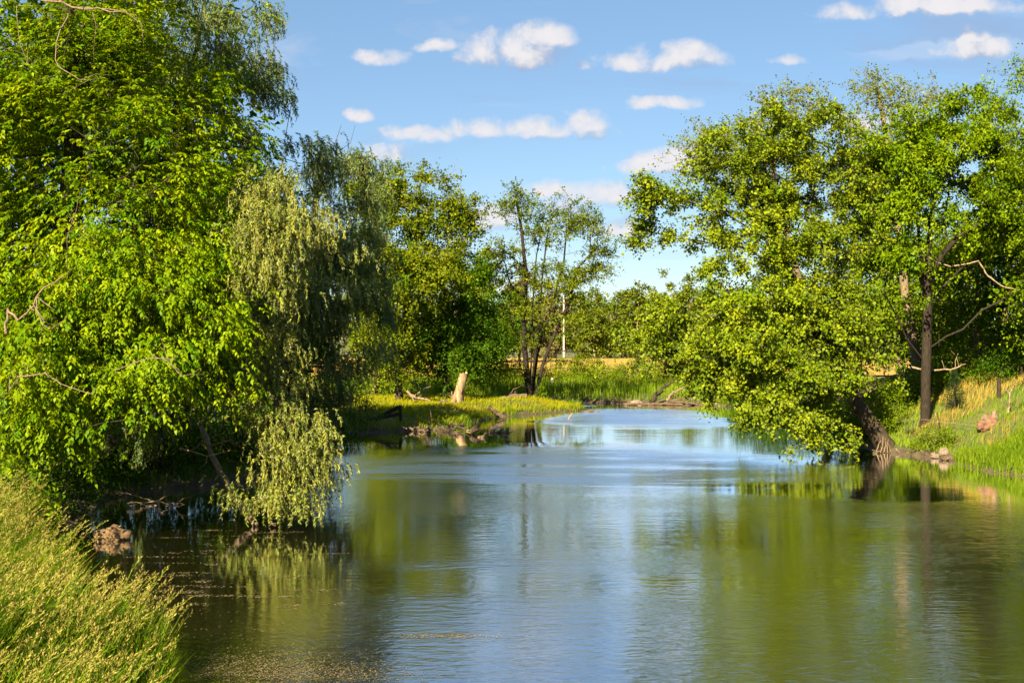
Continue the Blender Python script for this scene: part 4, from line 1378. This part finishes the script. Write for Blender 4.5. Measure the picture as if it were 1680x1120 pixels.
# far right shore: leaning dead limbs over a mud spit
wood_piece('leaning_limb', 'long dark dead limb leaning right over the far shore', 'dead limb', [P(1068, 660, 99), P(1078, 646, 99.5), P(1090, 634, 100), P(1112, 622, 100)], .20, .07, M_BARK, 340,
           [(.25, P(1078, 634, 99.5), .06), (.7, P(1100, 612, 100), .04)])
wood_piece('leaning_limb', 'second leaning dead limb on the far shore, beside the maple boughs', 'dead limb', [P(1093, 656, 98), P(1104, 644, 98), P(1122, 634, 98)], .15, .06, M_BARKL, 341,
           [(.5, P(1135, 640, 98), .05)])
for i, (x0, y0, x1, y1, r_) in enumerate(((1012, 664, 1062, 663, .16), (1060, 663, 1120, 664, .18), (1100, 658, 1150, 664, .10), (1110, 652, 1160, 660, .07), (1125, 664, 1178, 667, .14), (1090, 660, 1140, 652, .06), (1140, 656, 1176, 664, .06))):
    wood_piece('shore_log', ['flat dark log at the left end of the far mud spit', 'long dark log along the far mud spit, foot of the leaning limbs', 'grey branch on the far spit pointing right',
               'thin grey branch above the far spit', 'dark log at the right end of the far spit', 'thin branch crossing under the leaning limbs', 'thin branch near the maple boughs on the far spit'][i], 'log',
               [P(x0, y0, 97.5), P((x0 + x1) / 2, (y0 + y1) / 2 - 1, 97.5), P(x1, y1, 97)], r_ * .8, r_ * .45, M_DRIFT, 345 + i, (), 'logs on the far mud spit')
rock('shore_rock', 'pale stone on the far mud spit left of the leaning limb', P(1044, 661, 99), (.5, .4, .28), 31, M_ROCKP)

# left bank: rock, dead limbs, dry twigs
rock('boulder', 'brown boulder in the still water beside the left grass', P(186, 884, 31) + np.array((0, 0, .03)), (.38, .32, .29), 8, M_ROCKB, sub=4, amp=.30)
wood_piece('bent_stick', 'thin bent stick arching over the brown boulder', 'stick', [P(150, 886, 31), P(165, 872, 31.2), P(180, 866, 31.2), P(199, 862, 31)], .022, .012, M_DEAD, 370, sides=5)
wood_piece('leaning_limb', 'brown dead limb slanting down into the water below the sunlit willow', 'dead limb',
           [P(330, 700, 37), P(356, 765, 35.5), P(385, 812, 34.3), P(420, 862, 33.2)], .07, .09, M_BARKL, 371,
           [(.35, P(345, 800, 35), .02), (.15, P(300, 745, 36), .03), (.2, P(400, 735, 35), .03)])
wood_piece('leaning_limb', 'thin bare limb hanging before the dark bushes, left of the slanting limb', 'dead limb', [P(295, 735, 34), P(340, 748, 34), P(380, 738, 34)], .022, .012, M_DEAD, 372, [(.5, P(325, 770, 34), .012)])
wood_piece('submerged_branch', 'small dark branch poking out beside the slanting limb foot', 'stick', [P(452, 862, 33), P(446, 858, 33), P(441, 862, 33.2)], .03, .015, M_DRIFT, 373, [(.4, P(470, 858, 33), .012)])
for i in range(12):
    a = P(225 + i * 6, 828 + _rg.uniform(-6, 6), 37.5 + _rg.uniform(-.6, .6))
    e = a + np.array((_rg.uniform(.2, 1.1) * (1 if i % 3 else -1), _rg.uniform(-.4, .4), _rg.uniform(-.1, .4)))
    a[2] = max(a[2], .02)
    wood_piece('dry_twig', 'dry twig in the tangle at the dark left shore', 'twig', [a, (a + e) / 2 + _rg.normal(0, .06, 3), e], .018, .008, M_DEAD, 380 + i, (), 'dry twigs at the dark left shore', 4)

# right bank: rocks, root stump, posts, wire, bare sapling
rock('shore_stone', 'pale upright stone at the water on the right bank', P(1549, 742, 52.6), (.24, .18, .20), 41, M_ROCKP)
rock('shore_stone', 'pale low stone left of the upright stone, right bank', P(1535, 747, 52.8), (.22, .18, .11), 42, M_ROCKP)
rock('shore_stone', 'grey slab at the water edge right of the pale stones', P(1563, 751, 52.0), (.42, .3, .14), 43, M_DRIFT)
rock('shore_stone', 'dark slab half under the tall grass, right bank', P(1552, 752, 51.9), (.22, .2, .10), 44, M_DRIFT)
sp_ = og(1622, 702) - (0, 0, .12)
st = empty('root_stump', sp_, 'reddish weathered stump on the right bank above the tall grass', 'stump')
for nm, c, r_, sd, mt in (('stump_base', (0, 0, .32), (.55, .42, .40), 51, M_ROCKR), ('root_horn', (.28, -.1, .78), (.17, .15, .32), 52, M_BARKL), ('root_horn', (-.25, -.1, .66), (.18, .15, .24), 53, M_BARKL),
                          ('root_flare', (-.5, -.1, .25), (.2, .18, .28), 54, M_ROCKR), ('root_flare', (.75, 0, .2), (.45, .14, .12), 55, M_ROCKR)):
    v, f = blob(sp_ + np.array(c) * .78, tuple(q_ * .78 for q_ in r_), sd, 3, .35)
    g = Geo()
    g.add(v, f)
    g.build(nm, mt, st)


def post(name, label, px, py_top, Y, r, mat, lean=0., group=None, base_z=None, foot=None):
    if foot:
        Y = float(og(px, foot)[1])
    x = (px - 840) / FPX * Y
    z = gz(x, Y) if base_z is None else base_z
    t = P(px + lean, py_top, Y)
    g = Geo()
    g.tube([(x, Y, z - .3), (x, Y, (z + t[2]) / 2), t], [r, r, r * .95], 7, rough=.05, rng=np.random.default_rng(int(px)))
    return tag(g.build(name, mat, origin=(x, Y, z)), label, 'post', group), t


_, pt = post('steel_post', 'thin leaning steel fence post on the right bank, pale tip', 1541, 676, 55.2, .024, M_BOARD, -4, foot=710)
post('wooden_post', 'dark short wooden post on the slope near the right edge', 1639, 621, 61, .10, M_BOARD, foot=654)
post('wooden_post', 'small dark post high on the slope at the right edge', 1676, 602, 64, .06, M_BOARD, foot=620)
post('wooden_post', 'left pale fence post before the ripe field', 1034, 616, 128, .17, M_POLE, 0, 'fence posts by the field')
post('wooden_post', 'right pale fence post before the ripe field', 1059, 603, 138, .2, M_POLE, 0, 'fence posts by the field')
post('wooden_post', 'pale fence post right of the multi stemmed trunks', 906, 620, 122, .15, M_POLE, 0, 'fence posts by the field')
g = Geo()
wp = [og(1495, 706) + (0, 0, .5), og(1520, 706) + (0, 0, .5), pt - np.array((0, 0, .45)), og(1575, 712) + (0, 0, .45), og(1605, 714) + (0, 0, .4)]
g.tube(wp, .012, 4)
tag(g.build('fence_wire', M_DEAD, origin=wp[2]), 'slack fence wire strung past the thin steel post', 'wire')
wood_piece('bare_sapling', 'forked bare sapling standing on the slope at the right edge', 'dead limb', [og(1654, 678), P(1656, 655, og(1654, 678)[1]), P(1657, 640, og(1654, 678)[1])], .045, .03, M_DEAD, 390,
           [(.9, P(1665, 628, og(1654, 678)[1]), .025), (.8, P(1645, 632, og(1654, 678)[1]), .02)])
wood_piece('bare_shrub', 'bare pale dead branches between the dark trunk and pale trunk', 'dead limb', [P(1490, 602, 60), P(1525, 607, 59.5), P(1560, 606, 59), P(1584, 597, 59)], .05, .02, M_DEAD, 391,
           [(.6, P(1545, 585, 59), .02), (.75, P(1572, 580, 59), .02), (.4, P(1530, 590, 59.3), .02), (.85, P(1560, 575, 59), .015)])
wood_piece('hanging_vine', 'pale bare vine looping through the limbs at upper right', 'vine', [P(1512, 412, 56.5), P(1535, 430, 56.4), P(1560, 437, 56.3), P(1590, 432, 56.2), P(1606, 428, 56.2)], .025, .035, M_DEAD, 392)
wood_piece('hanging_vine', 'pale vine end sagging down to the right from the limb tip', 'vine', [P(1606, 430, 56.2), P(1620, 452, 56.1), P(1645, 470, 56), P(1672, 476, 56)], .035, .03, M_DEAD, 393)
for i in range(16):
    a = P(1432 + i * 6, 745 + _rg.uniform(-5, 5), 55.3 + _rg.uniform(-.4, .4))
    a[2] = max(a[2], .03)
    e = a + np.array((_rg.uniform(-.5, .7), _rg.uniform(-.3, .3), _rg.uniform(.05, .75 if i < 6 else .2)))
    wood_piece('root_twig', 'dry root twig in the fringe at the leaning trunk foot', 'twig', [a, (a + e) / 2 + _rg.normal(0, .05, 3), e], .022, .009, M_DEAD, 400 + i, (), 'dry root twigs at the leaning trunk', 4)

# poles beyond the field
for px, top, Y, lab in ((925, 485, 296, 'white pole standing at the far field edge, right of the multi stemmed trunks'), (975, 520, 330, 'fainter pole beyond the field, right of the white pole')):
    x = (px - 840) / FPX * Y
    z = gz(x, Y)
    root = empty('utility_pole', (x, Y, z), lab, 'pole', 'poles beyond the field')
    t = P(px, top, Y)
    g = Geo()
    g.tube([(x, Y, z - .5), (x, Y, t[2])], [.24, .18], 8)
    g.build('shaft', M_POLE, root)
    g = Geo()
    g.tube([(x - 1.1, Y - .3, t[2] - .6), (x + 1.1, Y - .3, t[2] - .6)], .07, 6)
    g.build('crossarm', M_POLE, root)

# ------------------------------------------------------------------ floating seed fluff and weed on the water
rng = np.random.default_rng(88)
g = Geo()
def floaters(n, cx, cy, sx, sy, size):
    x, y = rng.normal(cx, sx, n), rng.normal(cy, sy, n)
    k = shore(x, y) < -.05
    x, y = x[k], y[k]
    m = len(x)
    a = rng.uniform(0, 2 * PI, m)
    g.leaves(np.stack((x, y, np.full(m, .006) + rng.uniform(0, .004, m)), 1), np.stack((np.cos(a), np.sin(a), 0 * a), 1), np.tile((0, 0, 1.), (m, 1)), size * rng.uniform(.5, 1.5, m), size * rng.uniform(.4, 1., m), rng.uniform(0, 1, m), fold=0)
for i in range(60):
    px, py = rng.uniform(240, 560), rng.uniform(868, 1000)
    Y = 10000 / (py - HORIZON)
    floaters(int(rng.uniform(6, 60)), (px - 840) / FPX * Y, Y, rng.uniform(.08, .4), rng.uniform(.03, .10), .035)
floaters(4500, -4.0, 18.7, 1.0, .6, .026)
floaters(1200, -2.8, 18.4, .8, .25, .026)
floaters(500, -1.2, 20.8, .5, .1, .03)
floaters(160, -4.8, 20.5, 1, 1, .03)
for i in range(500):
    px, py = rng.uniform(1040, 1680), rng.uniform(700, 800) if i % 3 else rng.normal(784, 1.5)
    Y = 10000 / (py - HORIZON)
    floaters(2, (px - 840) / FPX * Y, Y, .3, .1, .05)
tag(g.build('floating_seeds', M_FLOAT), 'pale seed fluff and leaf bits floating on the dark water', 'debris', kind='stuff')
